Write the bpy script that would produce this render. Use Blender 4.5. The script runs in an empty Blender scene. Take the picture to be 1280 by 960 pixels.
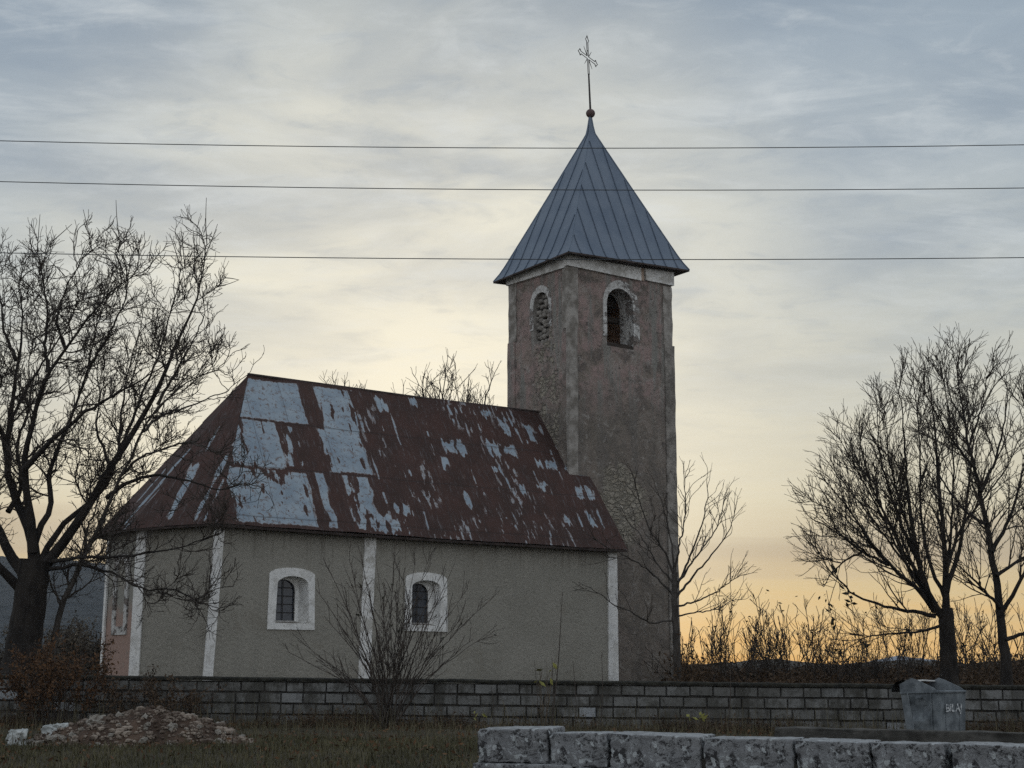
import bpy, bmesh, math, random
import numpy as np
from mathutils import Vector, Matrix, noise as mnoise
R = math.radians
sc = bpy.context.scene
COL = sc.collection
# ------------------------------------------------------------------ camera
F = 1900.0; PITCH = math.atan((838-480)/F); EYE = 1.3
cam = bpy.data.objects.new('camera', bpy.data.cameras.new('camera'))
COL.objects.link(cam); sc.camera = cam
cam.location = (0, 0, EYE); cam.rotation_euler = (math.pi/2+PITCH, 0, 0)
cam.data.sensor_width = 36; cam.data.sensor_fit = 'HORIZONTAL'; cam.data.lens = F/1280*36
cam.data.clip_start = .1; cam.data.clip_end = 20000
# ------------------------------------------------------------------ view, world, sun
sc.view_settings.view_transform = 'Standard'; sc.view_settings.look = 'None'
sc.view_settings.exposure = 0.12; sc.view_settings.gamma = 1; sc.view_settings.use_curve_mapping = False
sc.cycles.use_denoising = False
sc.cycles.max_bounces = 8; sc.cycles.volume_bounces = 1; sc.cycles.transparent_max_bounces = 8
SUN_EL, SUN_AZ = 11.0, -3.5            # degrees; azimuth from +Y towards +X
w = bpy.data.worlds.new('World'); sc.world = w; w.use_nodes = True
def lin(c):
    c = [x/255 for x in c]
    return tuple(x/12.92 if x <= .04045 else ((x+.055)/1.055)**2.4 for x in c)+(1,)
class NT:
    """small node-tree writer"""
    def __init__(s, tree): s.t = tree; s.n = tree.nodes; s.l = tree.links
    def node(s, kind, **kw):
        nd = s.n.new(kind)
        for k, v in kw.items():
            if k.startswith('_'): setattr(nd, k[1:], v)
        return nd
    def put(s, sock, v):
        if isinstance(v, bpy.types.NodeSocket): s.l.new(v, sock)
        elif isinstance(v, (tuple, list)):
            if len(v) == 3 and sock.type == 'RGBA': v = tuple(v)+(1,)
            sock.default_value = v
        else: sock.default_value = v
    def math(s, op, a, b=0.0, c=0.0, clamp=False):
        nd = s.n.new('ShaderNodeMath'); nd.operation = op; nd.use_clamp = clamp
        for i, v in enumerate((a, b, c)): s.put(nd.inputs[i], v)
        return nd.outputs[0]
    def mix(s, f, a, b, mode='MIX'):
        nd = s.n.new('ShaderNodeMix'); nd.data_type = 'RGBA'; nd.blend_type = mode
        s.put(nd.inputs[0], f); s.put(nd.inputs[6], a); s.put(nd.inputs[7], b)
        return nd.outputs[2]
    def sep(s, v):
        nd = s.n.new('ShaderNodeSeparateXYZ'); s.put(nd.inputs[0], v); return nd.outputs
    def comb(s, x, y, z):
        nd = s.n.new('ShaderNodeCombineXYZ')
        for i, v in enumerate((x, y, z)): s.put(nd.inputs[i], v)
        return nd.outputs[0]
    def noise(s, vec, scale, detail=4, rough=.55, dist=0, out=0):
        nd = s.n.new('ShaderNodeTexNoise'); s.put(nd.inputs['Vector'], vec)
        nd.inputs['Scale'].default_value = scale; nd.inputs['Detail'].default_value = detail
        nd.inputs['Roughness'].default_value = rough; nd.inputs['Distortion'].default_value = dist
        return nd.outputs[out]
    def voro(s, vec, scale, feature='F1', out='Distance', rnd=1.0):
        nd = s.n.new('ShaderNodeTexVoronoi'); nd.feature = feature; s.put(nd.inputs['Vector'], vec)
        nd.inputs['Scale'].default_value = scale; nd.inputs['Randomness'].default_value = rnd
        return nd.outputs[out]
    def smooth(s, x, lo, hi, a=0.0, b=1.0):
        nd = s.n.new('ShaderNodeMapRange'); nd.interpolation_type = 'SMOOTHSTEP'
        s.put(nd.inputs[0], x); s.put(nd.inputs[1], lo); s.put(nd.inputs[2], hi)
        s.put(nd.inputs[3], a); s.put(nd.inputs[4], b)
        return nd.outputs[0]
    def ramp(s, x, stops):
        nd = s.n.new('ShaderNodeValToRGB'); s.put(nd.inputs[0], x)
        e = nd.color_ramp.elements
        while len(e) < len(stops): e.new(.5)
        for el, (p, c) in zip(e, stops): el.position = p; el.color = c if len(c) == 4 else tuple(c)+(1,)
        return nd.outputs[0]
    def scale(s, vec, v):
        nd = s.n.new('ShaderNodeMapping'); s.put(nd.inputs['Vector'], vec); nd.inputs['Scale'].default_value = v
        return nd.outputs[0]
def build_world():
    T = NT(w.node_tree); T.n.clear()
    sky = T.n.new('ShaderNodeTexSky'); sky.sky_type = 'NISHITA'; sky.sun_disc = False
    sky.sun_elevation = R(SUN_EL); sky.sun_rotation = R(SUN_AZ); sky.dust_density = 2.0
    bg1 = T.n.new('ShaderNodeBackground'); T.l.new(sky.outputs[0], bg1.inputs[0]); bg1.inputs[1].default_value = .06
    d = T.n.new('ShaderNodeTexCoord').outputs['Generated']
    x, y, z = T.sep(d)
    zc = T.math('MAXIMUM', z, 0.0)
    # cloud deck seen from below: project the direction on a flat layer
    k = T.math('DIVIDE', 1.0, T.math('ADD', zc, .10))
    px = T.math('MULTIPLY', x, k); py = T.math('MULTIPLY', y, k)
    deck = T.comb(px, T.math('MULTIPLY', py, 1.0), 0.0)
    n1 = T.noise(T.scale(deck, (.8, 1.0, 1)), 1.7, 7, .55, .5)
    n2 = T.noise(T.scale(deck, (1.1, 2.2, 1)), 2.6, 7, .62, .6)
    n3 = T.noise(T.scale(deck, (.18, 1.6, 1)), 1.1, 4, .5, .2)
    zz = T.math('ADD', zc, T.math('MULTIPLY', T.math('SUBTRACT', n3, .5), .05))
    zz = T.math('MAXIMUM', zz, 0.0)
    west = T.ramp(T.math('MULTIPLY', zz, 2.0), [
        (0.0, lin((222, 170, 94))), (.045, lin((219, 180, 116))), (.095, lin((206, 184, 138))), (.145, lin((194, 178, 148))),
        (.215, lin((208, 200, 174))), (.34, lin((201, 200, 186))), (.46, lin((186, 191, 188))), (.62, lin((171, 181, 187))),
        (.78, lin((154, 168, 180))), (.90, lin((136, 152, 167))), (1.0, lin((128, 145, 162)))])
    # a dull band of cloud low in the west
    band = T.math('MULTIPLY', T.smooth(zz, .055, .078), T.smooth(zz, .098, .082))
    west = T.mix(T.math('MULTIPLY', band, .42), west, lin((150, 138, 122)))
    # the bright veil where the sun stands behind the cloud
    sd = Vector((math.sin(R(SUN_AZ))*math.cos(R(13)), math.cos(R(SUN_AZ))*math.cos(R(13)), math.sin(R(13))))
    vm = T.n.new('ShaderNodeVectorMath'); vm.operation = 'DOT_PRODUCT'; T.l.new(d, vm.inputs[0]); vm.inputs[1].default_value = sd
    glow = T.smooth(vm.outputs['Value'], .955, 1.0)
    west = T.mix(T.math('MULTIPLY', glow, .62), west, lin((240, 235, 214)))
    # cloud texture: dark blue-grey underside patches and thin bright veils
    cl = T.smooth(n1, .36, .66)
    hi = T.smooth(zc, .06, .34)
    west = T.mix(T.math('MULTIPLY', T.math('MULTIPLY', cl, hi), .62), west, lin((126, 143, 161)))
    vv = T.smooth(n2, .46, .74)
    west = T.mix(T.math('MULTIPLY', vv, T.math('MULTIPLY', hi, .50)), west, lin((204, 211, 214)))
    n4 = T.noise(T.scale(deck, (1, 1.25, 1)), 7.5, 6, .62, .5)
    west = T.mix(T.math('MULTIPLY', T.smooth(n4, .50, .72), T.math('MULTIPLY', hi, .34)), west, lin((136, 152, 168)))
    west = T.mix(T.math('MULTIPLY', T.smooth(n4, .50, .30), T.math('MULTIPLY', hi, .22)), west, lin((214, 219, 220)))
    east = T.ramp(zc, [(0.0, lin((214, 214, 214))), (.3, lin((218, 221, 224))), (1.0, lin((196, 206, 216)))])
    cl2 = T.mix(T.math('MULTIPLY', cl, .3), east, lin((150, 164, 182)))
    side = T.smooth(y, -.1, .62)
    over = T.math('SUBTRACT', 1.0, T.smooth(zc, .45, .8))
    col = T.mix(T.math('MULTIPLY', side, over), cl2, west)
    bg2 = T.n.new('ShaderNodeBackground'); T.l.new(col, bg2.inputs[0]); bg2.inputs[1].default_value = 1.0
    mx = T.n.new('ShaderNodeMixShader'); mx.inputs[0].default_value = .94
    T.l.new(bg1.outputs[0], mx.inputs[1]); T.l.new(bg2.outputs[0], mx.inputs[2])
    out = T.n.new('ShaderNodeOutputWorld'); T.l.new(mx.outputs[0], out.inputs[0])
build_world()
sun = bpy.data.objects.new('sun', bpy.data.lights.new('sun', 'SUN')); COL.objects.link(sun)
sun.data.energy = .5; sun.data.angle = R(22); sun.data.color = (1, .86, .68)
sd = Vector((math.sin(R(SUN_AZ))*math.cos(R(SUN_EL)), math.cos(R(SUN_AZ))*math.cos(R(SUN_EL)), math.sin(R(SUN_EL))))
sun.rotation_euler = sd.to_track_quat('Z', 'Y').to_euler(); sun.location = (0, 30, 40)

# ------------------------------------------------------------------ helpers
CP, SP = math.cos(PITCH), math.sin(PITCH)
def at(px, py, Y):
    """point at distance Y whose picture position is px, py of the 1280 x 960 photograph"""
    u = (px-640)/F; v = (480-py)/F
    d = np.array([u, CP-v*SP, SP+v*CP]); return np.array([0, 0, EYE])+d*(Y/d[1])
def link(o, parent=None, **props):
    COL.objects.link(o)
    if parent is not None: o.parent = parent
    for k, v in props.items(): o[k] = v
    return o
def thing(name, label, category, loc=(0, 0, 0), rz=0, group=None):
    o = bpy.data.objects.new(name, None); o.location = loc; o.rotation_euler.z = rz; o.empty_display_size = .2
    link(o); tag(o, label, category, group); return o
def tag(o, label=None, category=None, group=None, kind=None):
    for k, v in (('label', label), ('category', category), ('group', group), ('kind', kind)):
        if v: o[k] = v
    return o
def obj(name, V, faces, mat, parent=None, smooth=False, loc=None):
    me = bpy.data.meshes.new(name)
    V = np.asarray(V, float)
    if isinstance(faces, np.ndarray):
        n = faces.shape[1]
        me.vertices.add(len(V)); me.vertices.foreach_set('co', V.astype(np.float32).ravel())
        me.loops.add(faces.size); me.loops.foreach_set('vertex_index', faces.astype(np.int32).ravel())
        me.polygons.add(len(faces)); me.polygons.foreach_set('loop_start', np.arange(0, faces.size, n, dtype=np.int32))
        me.update(calc_edges=True)
    else:
        me.from_pydata([tuple(v) for v in V], [], [tuple(f) for f in faces])
    me.validate()
    if smooth: me.polygons.foreach_set('use_smooth', np.ones(len(me.polygons), bool))
    me.materials.append(mat); me.update()
    o = bpy.data.objects.new(name, me); link(o, parent)
    if loc is not None: o.location = loc
    return o
def copy_tree(o, parent=None):
    c = o.copy(); COL.objects.link(c); c.parent = parent
    for ch in o.children: copy_tree(ch, c)
    return c
class MB:
    """collects pieces of ONE mesh"""
    def __init__(s): s.v = []; s.f = []
    def add(s, V, faces):
        b = len(s.v); s.v += [tuple(map(float, p)) for p in V]; s.f += [tuple(int(i)+b for i in f) for f in faces]; return s
    def box(s, lo, hi):
        (a, b, c), (d, e, f) = lo, hi
        return s.hexa([(a, b, c), (d, b, c), (d, e, c), (a, e, c)], [(a, b, f), (d, b, f), (d, e, f), (a, e, f)])
    def hexa(s, B, T):
        return s.add(list(B)+list(T), [(3, 2, 1, 0), (4, 5, 6, 7), (0, 1, 5, 4), (1, 2, 6, 5), (2, 3, 7, 6), (3, 0, 4, 7)])
    def bar(s, a, b, r, n=6, r2=None):
        return s.tube([a, b], [r, r if r2 is None else r2], n)
    def tube(s, P, rad, n=6, cap=True):
        P = np.asarray(P, float); 
        if np.isscalar(rad): rad = [rad]*len(P)
        V, Fc = tubes([(P[None], np.asarray(rad, float)[None], n)])
        b = len(s.v); s.add(V, Fc)
        if cap: s.f.append(tuple(b+i for i in range(n))[::-1]); s.f.append(tuple(b+(len(P)-1)*n+i for i in range(n)))
        return s
    def build(s, name, mat, parent=None, smooth=False, loc=None): return obj(name, s.v, s.f, mat, parent, smooth, loc)
def tubes(groups):
    """groups of (points M,K,3 ; radii M,K ; sides) -> one vertex and quad array"""
    VV, FF, base = [], [], 0
    for P, Rr, S in groups:
        M, K, _ = P.shape
        if M == 0: continue
        T = np.gradient(P, axis=1); T /= np.linalg.norm(T, axis=2, keepdims=True)+1e-9
        m = np.abs(T.mean(1)); ax = np.argmin(m, axis=1); ref = np.eye(3)[ax][:, None, :]
        N1 = np.cross(T, np.broadcast_to(ref, T.shape)); N1 /= np.linalg.norm(N1, axis=2, keepdims=True)+1e-9
        N2 = np.cross(T, N1)
        a = np.arange(S)/S*2*np.pi
        V = P[:, :, None, :]+Rr[:, :, None, None]*(np.cos(a)[None, None, :, None]*N1[:, :, None, :]+np.sin(a)[None, None, :, None]*N2[:, :, None, :])
        idx = np.arange(M*K*S).reshape(M, K, S)
        q = np.stack([idx[:, :-1, :], np.roll(idx, -1, 2)[:, :-1, :], np.roll(idx, -1, 2)[:, 1:, :], idx[:, 1:, :]], -1).reshape(-1, 4)
        VV.append(V.reshape(-1, 3)); FF.append(q+base); base += M*K*S
    return np.concatenate(VV), np.concatenate(FF)
_rt = np.random.default_rng(7).random((256, 256))
def vnoise(x, y):
    xi = np.floor(x).astype(int); yi = np.floor(y).astype(int); fx = x-xi; fy = y-yi
    fx = fx*fx*(3-2*fx); fy = fy*fy*(3-2*fy)
    g = lambda i, j: _rt[i % 256, j % 256]
    return (g(xi, yi)*(1-fx)+g(xi+1, yi)*fx)*(1-fy)+(g(xi, yi+1)*(1-fx)+g(xi+1, yi+1)*fx)*fy
def fbm(x, y, o=4, s=0):
    v = 0; a = .5; t = 0
    for i in range(o): v = v+a*vnoise(x*2**i+17.3*i+s, y*2**i+9.1*i+s*1.7); t += a; a *= .55
    return v/t
def sstep(x, a, b): t = np.clip((x-a)/(b-a), 0, 1); return t*t*(3-2*t)

# ------------------------------------------------------------------ materials
def newmat(name):
    m = bpy.data.materials.new(name); m.use_nodes = True
    T = NT(m.node_tree); T.bsdf = T.n['Principled BSDF']; T.bsdf.inputs['Specular IOR Level'].default_value = .25
    T.pos = T.n.new('ShaderNodeTexCoord').outputs['Object']; return m, T
def finish(T, col, rough=.9, bump=None, bstr=.4, bdist=.02, metal=0.0, spec=None):
    T.put(T.bsdf.inputs['Base Color'], col); T.put(T.bsdf.inputs['Roughness'], rough); T.put(T.bsdf.inputs['Metallic'], metal)
    if spec is not None: T.bsdf.inputs['Specular IOR Level'].default_value = spec
    if bump is not None:
        b = T.n.new('ShaderNodeBump'); b.inputs['Strength'].default_value = bstr; b.inputs['Distance'].default_value = bdist
        T.put(b.inputs['Height'], bump); T.l.new(b.outputs[0], T.bsdf.inputs['Normal'])
def simple(name, a, b=None, scale=6.0, rough=.9, bscale=None, bstr=.4, bdist=.01, metal=0.0, spec=None, lo=.35, hi=.65, stretch=(1, 1, 1)):
    m, T = newmat(name); p = T.scale(T.pos, stretch)
    n = T.noise(p, scale, 6, .6)
    c = T.mix(T.smooth(n, lo, hi), a, b) if b else a
    finish(T, c, rough, T.noise(p, bscale or scale*4, 5, .65), bstr, bdist, metal, spec); return m
def m_render():     # grey-green roughcast of the nave
    m, T = newmat('roughcast_render')
    n = T.noise(T.pos, .7, 6, .6); f = T.noise(T.pos, 26, 3, .7); st = T.noise(T.scale(T.pos, (2.2, 2.2, .3)), 1.3, 5, .6)
    c = T.mix(T.smooth(n, .3, .7), (.246, .236, .204), (.298, .286, .250))
    c = T.mix(T.math('MULTIPLY', T.smooth(st, .5, .75), .45), c, (.19, .185, .165))
    x, y, z = T.sep(T.pos)
    c = T.mix(T.math('MULTIPLY', T.smooth(T.math('ADD', z, T.math('MULTIPLY', n, 1.2)), 2.2, 1.2), .45), c, (.17, .165, .14))
    c = T.mix(T.smooth(T.noise(T.pos, 15, 5, .8), .42, .62), c, T.mix(.4, c, (.39, .37, .33)))
    c = T.mix(T.math('MULTIPLY', T.smooth(T.noise(T.pos, 11, 6, .8), .54, .64), .30), c, (.18, .165, .14))
    run = T.math('MULTIPLY', T.smooth(T.noise(T.scale(T.pos, (5, 5, .25)), 1.6, 6, .7), .50, .66), T.smooth(T.math('ADD', z, T.math('MULTIPLY', n, 1.2)), 4.2, 5.3))
    c = T.mix(T.math('MULTIPLY', run, .8), c, (.14, .126, .105))
    c = T.mix(T.math('MULTIPLY', T.smooth(T.noise(T.pos, 1.1, 8, .72, .8), .56, .60), .35), c, (.225, .205, .17))
    finish(T, c, .95, T.math('ADD', T.noise(T.pos, 34, 4, .7), T.math('MULTIPLY', T.noise(T.pos, 9, 4, .6), 1.6)), .65, .03); return m
def m_white(name='limewash', dirt=.5):
    m, T = newmat(name)
    n = T.noise(T.pos, 3.2, 7, .66); f = T.noise(T.pos, 17, 5, .65)
    c = T.mix(T.smooth(n, .3, .7), (.80, .80, .78), (.66, .665, .66))
    c = T.mix(T.math('MULTIPLY', T.smooth(f, .52, .66), dirt), c, (.33, .31, .28))
    c = T.mix(T.math('MULTIPLY', T.smooth(T.noise(T.pos, 2.2, 8, .74, .4), .50, .60), dirt*.8), c, (.36, .345, .31))
    finish(T, c, .9, T.math('ADD', f, T.noise(T.pos, 50, 3)), .5, .012); return m
def m_worn():        # limewash largely fallen off the arches
    m, T = newmat('worn_arch_limewash'); n = T.noise(T.pos, 2.6, 8, .74, .5); f = T.noise(T.pos, 14, 6, .7)
    c = T.mix(T.smooth(f, .4, .65), (.56, .56, .55), (.36, .35, .335))
    c = T.mix(T.smooth(n, .50, .56), c, T.mix(T.smooth(f, .4, .6), (.24, .21, .195), (.13, .115, .105)))
    finish(T, c, .95, T.math('ADD', f, T.math('MULTIPLY', T.smooth(n, .56, .50), .8)), .9, .03); return m
def m_apse():       # pinkish bare plaster on the end face
    m, T = newmat('apse_end_plaster')
    n = T.noise(T.pos, 1.6, 6, .65); x, y, z = T.sep(T.pos)
    low = T.smooth(T.math('ADD', z, T.math('MULTIPLY', n, 1.6)), 3.9, 3.1)
    c = T.mix(low, (.25, .245, .22), (.32, .225, .19))
    c = T.mix(T.smooth(T.noise(T.pos, 5, 6, .7), .55, .7), c, (.25, .22, .19))
    finish(T, c, .95, T.noise(T.pos, 22, 5, .7), .6, .02); return m
def m_tower():
    m, T = newmat('tower_plaster'); P = T.pos; x, y, z = T.sep(P)
    big = T.noise(P, .55, 6, .62, .4); med = T.noise(P, 1.9, 7, .68, .3); fine = T.noise(P, 9, 6, .7)
    stv = T.noise(T.scale(P, (2.4, 2.4, .22)), 1.0, 6, .65)
    c = T.mix(T.smooth(big, .38, .62), (.215, .183, .156), (.290, .234, .206))
    rag = T.noise(P, 1.25, 9, .78, .7)
    c = T.mix(T.math('MULTIPLY', T.smooth(rag, .50, .53), .70), c, (.120, .105, .096)); c = T.mix(T.math('MULTIPLY', T.smooth(rag, .45, .41), .50), c, (.40, .37, .345))
    up = T.smooth(T.math('ADD', z, T.math('MULTIPLY', med, 2.5)), 9.2, 11.6)          # pinker limewash left high up
    c = T.mix(T.math('MULTIPLY', up, T.smooth(med, .42, .6)), c, (.335, .25, .232))
    c = T.mix(T.math('MULTIPLY', up, T.smooth(stv, .5, .62)), c, (.30, .295, .27))
    mid = T.math('MULTIPLY', T.smooth(T.math('ADD', z, T.math('MULTIPLY', big, 2.0)), 10.9, 9.6), 1.0)
    c = T.mix(T.math('MULTIPLY', mid, .55), c, (.178, .160, .136))
    c = T.mix(T.math('MULTIPLY', T.smooth(stv, .46, .68), .5), c, (.14, .132, .122))
    c = T.mix(T.math('MULTIPLY', T.smooth(T.noise(P, 4.2, 8, .74, .6), .52, .66), .6), c, (.13, .118, .11))
    c = T.mix(T.math('MULTIPLY', T.smooth(T.noise(P, 3.1, 8, .76, .8), .55, .66), .7), c, (.40, .38, .355))     # pale flecks
    c = T.mix(T.math('MULTIPLY', T.smooth(T.noise(P, 5.5, 5, .7, .5), .60, .68), .8), c, (.085, .075, .07))  # pits
    # bare stone: round patch on the broad face, and a ragged strip down the narrow face
    wob = T.math('MULTIPLY', T.math('SUBTRACT', T.noise(P, 1.7, 5, .6), .5), 1.5)
    dx = T.math('DIVIDE', T.math('SUBTRACT', x, 14.15), .95); dz = T.math('DIVIDE', T.math('SUBTRACT', z, 6.25), 1.25)
    rr = T.math('SQRT', T.math('ADD', T.math('MULTIPLY', dx, dx), T.math('MULTIPLY', dz, dz)))
    s1 = T.math('MULTIPLY', T.smooth(T.math('ADD', rr, wob), 1.10, .82), T.smooth(y, 1.6, 1.5))
    dy = T.math('DIVIDE', T.math('SUBTRACT', y, T.math('ADD', 2.55, T.math('MULTIPLY', T.math('SUBTRACT', 12.0, z), -.10))), .55)
    dz2 = T.math('DIVIDE', T.math('SUBTRACT', z, 9.7), 2.6)
    r2 = T.math('SQRT', T.math('ADD', T.math('MULTIPLY', dy, dy), T.math('MULTIPLY', dz2, dz2)))
    s2 = T.math('MULTIPLY', T.smooth(T.math('ADD', T.math('ADD', r2, wob), T.math('MULTIPLY', T.math('SUBTRACT', med, .5), 1.2)), 1.10, .80), T.smooth(x, 12.45, 12.3))
    s2 = T.math('MULTIPLY', s2, T.smooth(T.noise(P, 2.3, 6, .7, .6), .47, .56)); st = T.math('MAXIMUM', s1, s2)
    sv = T.scale(P, (1, 1, 1.9))
    wn = T.n.new('ShaderNodeVectorMath'); wn.operation = 'SCALE'; T.l.new(T.noise(P, 6, 4, .65, 0, 1), wn.inputs[0]); wn.inputs['Scale'].default_value = .42
    wa = T.n.new('ShaderNodeVectorMath'); wa.operation = 'ADD'; T.l.new(sv, wa.inputs[0]); T.l.new(wn.outputs[0], wa.inputs[1]); sv = wa.outputs[0]
    edge = T.voro(sv, 3.7, 'DISTANCE_TO_EDGE'); cid = T.voro(sv, 3.7, 'F1', 'Color')
    sid = T.sep(cid)[0]
    stone = T.mix(sid, (.29, .255, .20), (.46, .42, .36))
    stone = T.mix(T.smooth(edge, .0, .12), T.mix(T.smooth(med, .4, .6), (.15, .135, .11), (.29, .27, .235)), stone)
    stone = T.mix(T.math('MULTIPLY', T.smooth(T.noise(P, 3.2, 6, .72), .42, .54), .85), stone, (.34, .31, .255))
    stone = T.mix(T.smooth(fine, .5, .7), stone, (.24, .22, .19))
    c = T.mix(st, c, stone)
    # a bit of orange plaster at the very foot of the corner
    ox = T.math('MULTIPLY', T.smooth(T.math('ADD', x, T.math('MULTIPLY', z, .35)), 13.62, 13.54), T.smooth(z, 1.95, 1.9))
    c = T.mix(ox, c, (.42, .22, .12))
    h = T.math('ADD', T.math('MULTIPLY', fine, .5), T.math('MULTIPLY', med, .9))
    h = T.math('ADD', h, T.math('MULTIPLY', st, T.math('SUBTRACT', T.math('MULTIPLY', T.smooth(edge, 0, .2), .8), .95)))
    h = T.math('ADD', h, T.math('MULTIPLY', rag, 1.6))
    finish(T, c, .96, h, 1.0, .07); return m
def m_roof():
    m, T = newmat('peeling_tin_roof'); P = T.pos
    a = T.n.new('ShaderNodeAttribute'); a.attribute_name = 'peel'; pe = a.outputs['Fac']
    u = T.n.new('ShaderNodeAttribute'); u.attribute_name = 'slope_uv'; uv = u.outputs['Vector']
    f = T.noise(T.scale(uv, (1, .26, 1)), 8, 7, .74)
    f2 = T.noise(uv, 24, 5, .7)
    t = T.math('ADD', pe, T.math('ADD', T.math('MULTIPLY', T.math('SUBTRACT', f, .5), .80), T.math('MULTIPLY', T.math('SUBTRACT', f2, .5), .70)))
    k = T.smooth(t, .42, .60); k0 = T.smooth(t, .26, .48)
    n = T.noise(uv, 1.3, 5, .6); n2 = T.noise(T.scale(uv, (3, .5, 1)), 3.0, 6, .7)
    paint = T.mix(T.smooth(n, .3, .7), (.040, .0225, .0185), (.060, .030, .024))
    paint = T.mix(T.math('MULTIPLY', T.smooth(n2, .48, .7), .6), paint, (.030, .019, .017))
    zinc = T.mix(T.smooth(n, .3, .68), (.190, .245, .300), (.285, .340, .385))
    zinc = T.mix(T.math('MULTIPLY', T.smooth(n2, .5, .72), .5), zinc, (.22, .27, .34))
    rim = T.math('MULTIPLY', T.smooth(t, .50, .56), T.smooth(t, .70, .58))
    zinc = T.mix(T.math('MULTIPLY', rim, .45), zinc, (.30, .20, .15))
    paint = T.mix(T.math('MULTIPLY', T.smooth(T.noise(T.scale(uv, (5, .7, 1)), 2.2, 8, .80), .54, .66), .60), paint, (.15, .15, .16))
    paint = T.mix(T.math('MULTIPLY', k0, .6), paint, (.125, .085, .070))
    c = T.mix(k, paint, zinc)
    ux, uy, uz = T.sep(uv)
    seam = lambda v, off, per: T.math('ABSOLUTE', T.math('SUBTRACT', T.math('FRACT', T.math('DIVIDE', T.math('SUBTRACT', v, off), per)), .5))
    line = T.math('MAXIMUM', T.smooth(seam(ux, 4.10-.535, 1.07), .012, .006), T.smooth(seam(uy, .027+.844, 1.6875), .008, .004))
    c = T.mix(T.math('MULTIPLY', line, .55), c, (.04, .035, .035))
    c = T.mix(T.math('MULTIPLY', k, T.math('MULTIPLY', T.smooth(T.noise(uv, 7, 8, .80, .4), .535, .58), .85)), c, (.12, .08, .066))
    h = T.math('ADD', T.math('MULTIPLY', k, -.25), T.math('ADD', T.math('MULTIPLY', f2, .12), T.math('MULTIPLY', T.noise(uv, 2.2, 3), 1.2)))
    rg = T.math('ADD', .82, T.math('MULTIPLY', k, -.22))
    finish(T, c, rg, h, .6, .02, 0.0, .3); return m
def m_spire():
    m, T = newmat('spire_sheet_metal')
    n = T.noise(T.pos, 1.2, 5, .6); n2 = T.noise(T.scale(T.pos, (3, 3, .4)), 2.5, 6, .7)
    c = T.mix(T.smooth(n, .3, .7), (.098, .130, .178), (.132, .165, .212))
    c = T.mix(T.math('MULTIPLY', T.smooth(n2, .5, .75), .5), c, (.155, .18, .22))
    c = T.mix(T.smooth(T.noise(T.pos, 14, 5, .7), .62, .75), c, (.08, .10, .14))
    finish(T, c, .42, T.math('ADD', n, T.noise(T.pos, 5, 3)), .30, .02, .45, .4); return m
def m_blocks():
    m, T = newmat('concrete_block')
    a = T.n.new('ShaderNodeAttribute'); a.attribute_name = 'tint'; t = a.outputs['Fac']
    n = T.noise(T.pos, 2.4, 6, .65); f = T.noise(T.pos, 22, 5, .7)
    c = T.mix(t, (.150, .151, .146), (.250, .255, .254))
    c = T.mix(T.smooth(T.noise(T.pos, .45, 5, .6), .35, .65), c, T.mix(.45, c, (.085, .082, .072)))
    c = T.mix(T.math('MULTIPLY', T.smooth(n, .47, .62), .75), c, (.070, .068, .060))
    c = T.mix(T.math('MULTIPLY', T.smooth(T.noise(T.pos, 5.5, 8, .78, .5), .51, .61), .7), c, (.055, .054, .048))
    c = T.mix(T.math('MULTIPLY', T.smooth(T.noise(T.scale(T.pos, (1, 1, .3)), 2.1, 6, .7), .5, .62), .7), c, (.045, .043, .036))
    c = T.mix(T.math('MULTIPLY', T.smooth(t, .8, .97), .75), c, (.36, .385, .41))
    c = T.mix(T.math('MULTIPLY', T.smooth(f, .55, .72), .5), c, (.035, .034, .03))
    finish(T, c, .95, T.math('ADD', f, T.noise(T.pos, 60, 3)), .7, .012); return m
def m_lichen():
    m, T = newmat('lichen_limestone')
    P = T.pos; n = T.noise(P, 3.0, 7, .68); f = T.noise(P, 14, 6, .72)
    c = T.mix(T.smooth(n, .3, .7), (.150, .155, .163), (.255, .262, .270))
    c = T.mix(T.smooth(T.noise(P, 9, 8, .78, .5), .50, .57), c, (.040, .040, .042))
    c = T.mix(T.math('MULTIPLY', T.smooth(T.noise(P, 13, 8, .78, .9), .54, .60), .85), c, (.36, .385, .40))
    wv = T.n.new('ShaderNodeVectorMath'); wv.operation = 'ADD'; T.l.new(P, wv.inputs[0])
    wn = T.n.new('ShaderNodeVectorMath'); wn.operation = 'SCALE'; T.l.new(T.noise(P, 5, 4, .6, 0, 1), wn.inputs[0]); wn.inputs['Scale'].default_value = .20
    T.l.new(wn.outputs[0], wv.inputs[1])
    v = T.voro(wv.outputs[0], 15); pick = T.sep(T.voro(wv.outputs[0], 15, 'F1', 'Color'))[0]
    rad = T.math('MULTIPLY', T.smooth(pick, .45, 1.0), .52)
    sp = T.smooth(T.math('SUBTRACT', v, T.math('ADD', rad, T.math('MULTIPLY', T.math('SUBTRACT', f, .5), .3))), .02, -.05)
    c = T.mix(T.math('MULTIPLY', sp, .9), c, (.42, .45, .46))
    g = T.n.new('ShaderNodeNewGeometry'); up = T.sep(g.outputs['Normal'])[2]
    c = T.mix(T.math('MULTIPLY', T.smooth(T.math('ADD', up, T.math('MULTIPLY', f, .5)), 1.02, 1.25), .45), c, (.38, .40, .41))  # pale crust grows on the flat tops
    finish(T, c, .95, T.math('ADD', T.math('MULTIPLY', n, 1.2), f), .8, .03); return m
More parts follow.
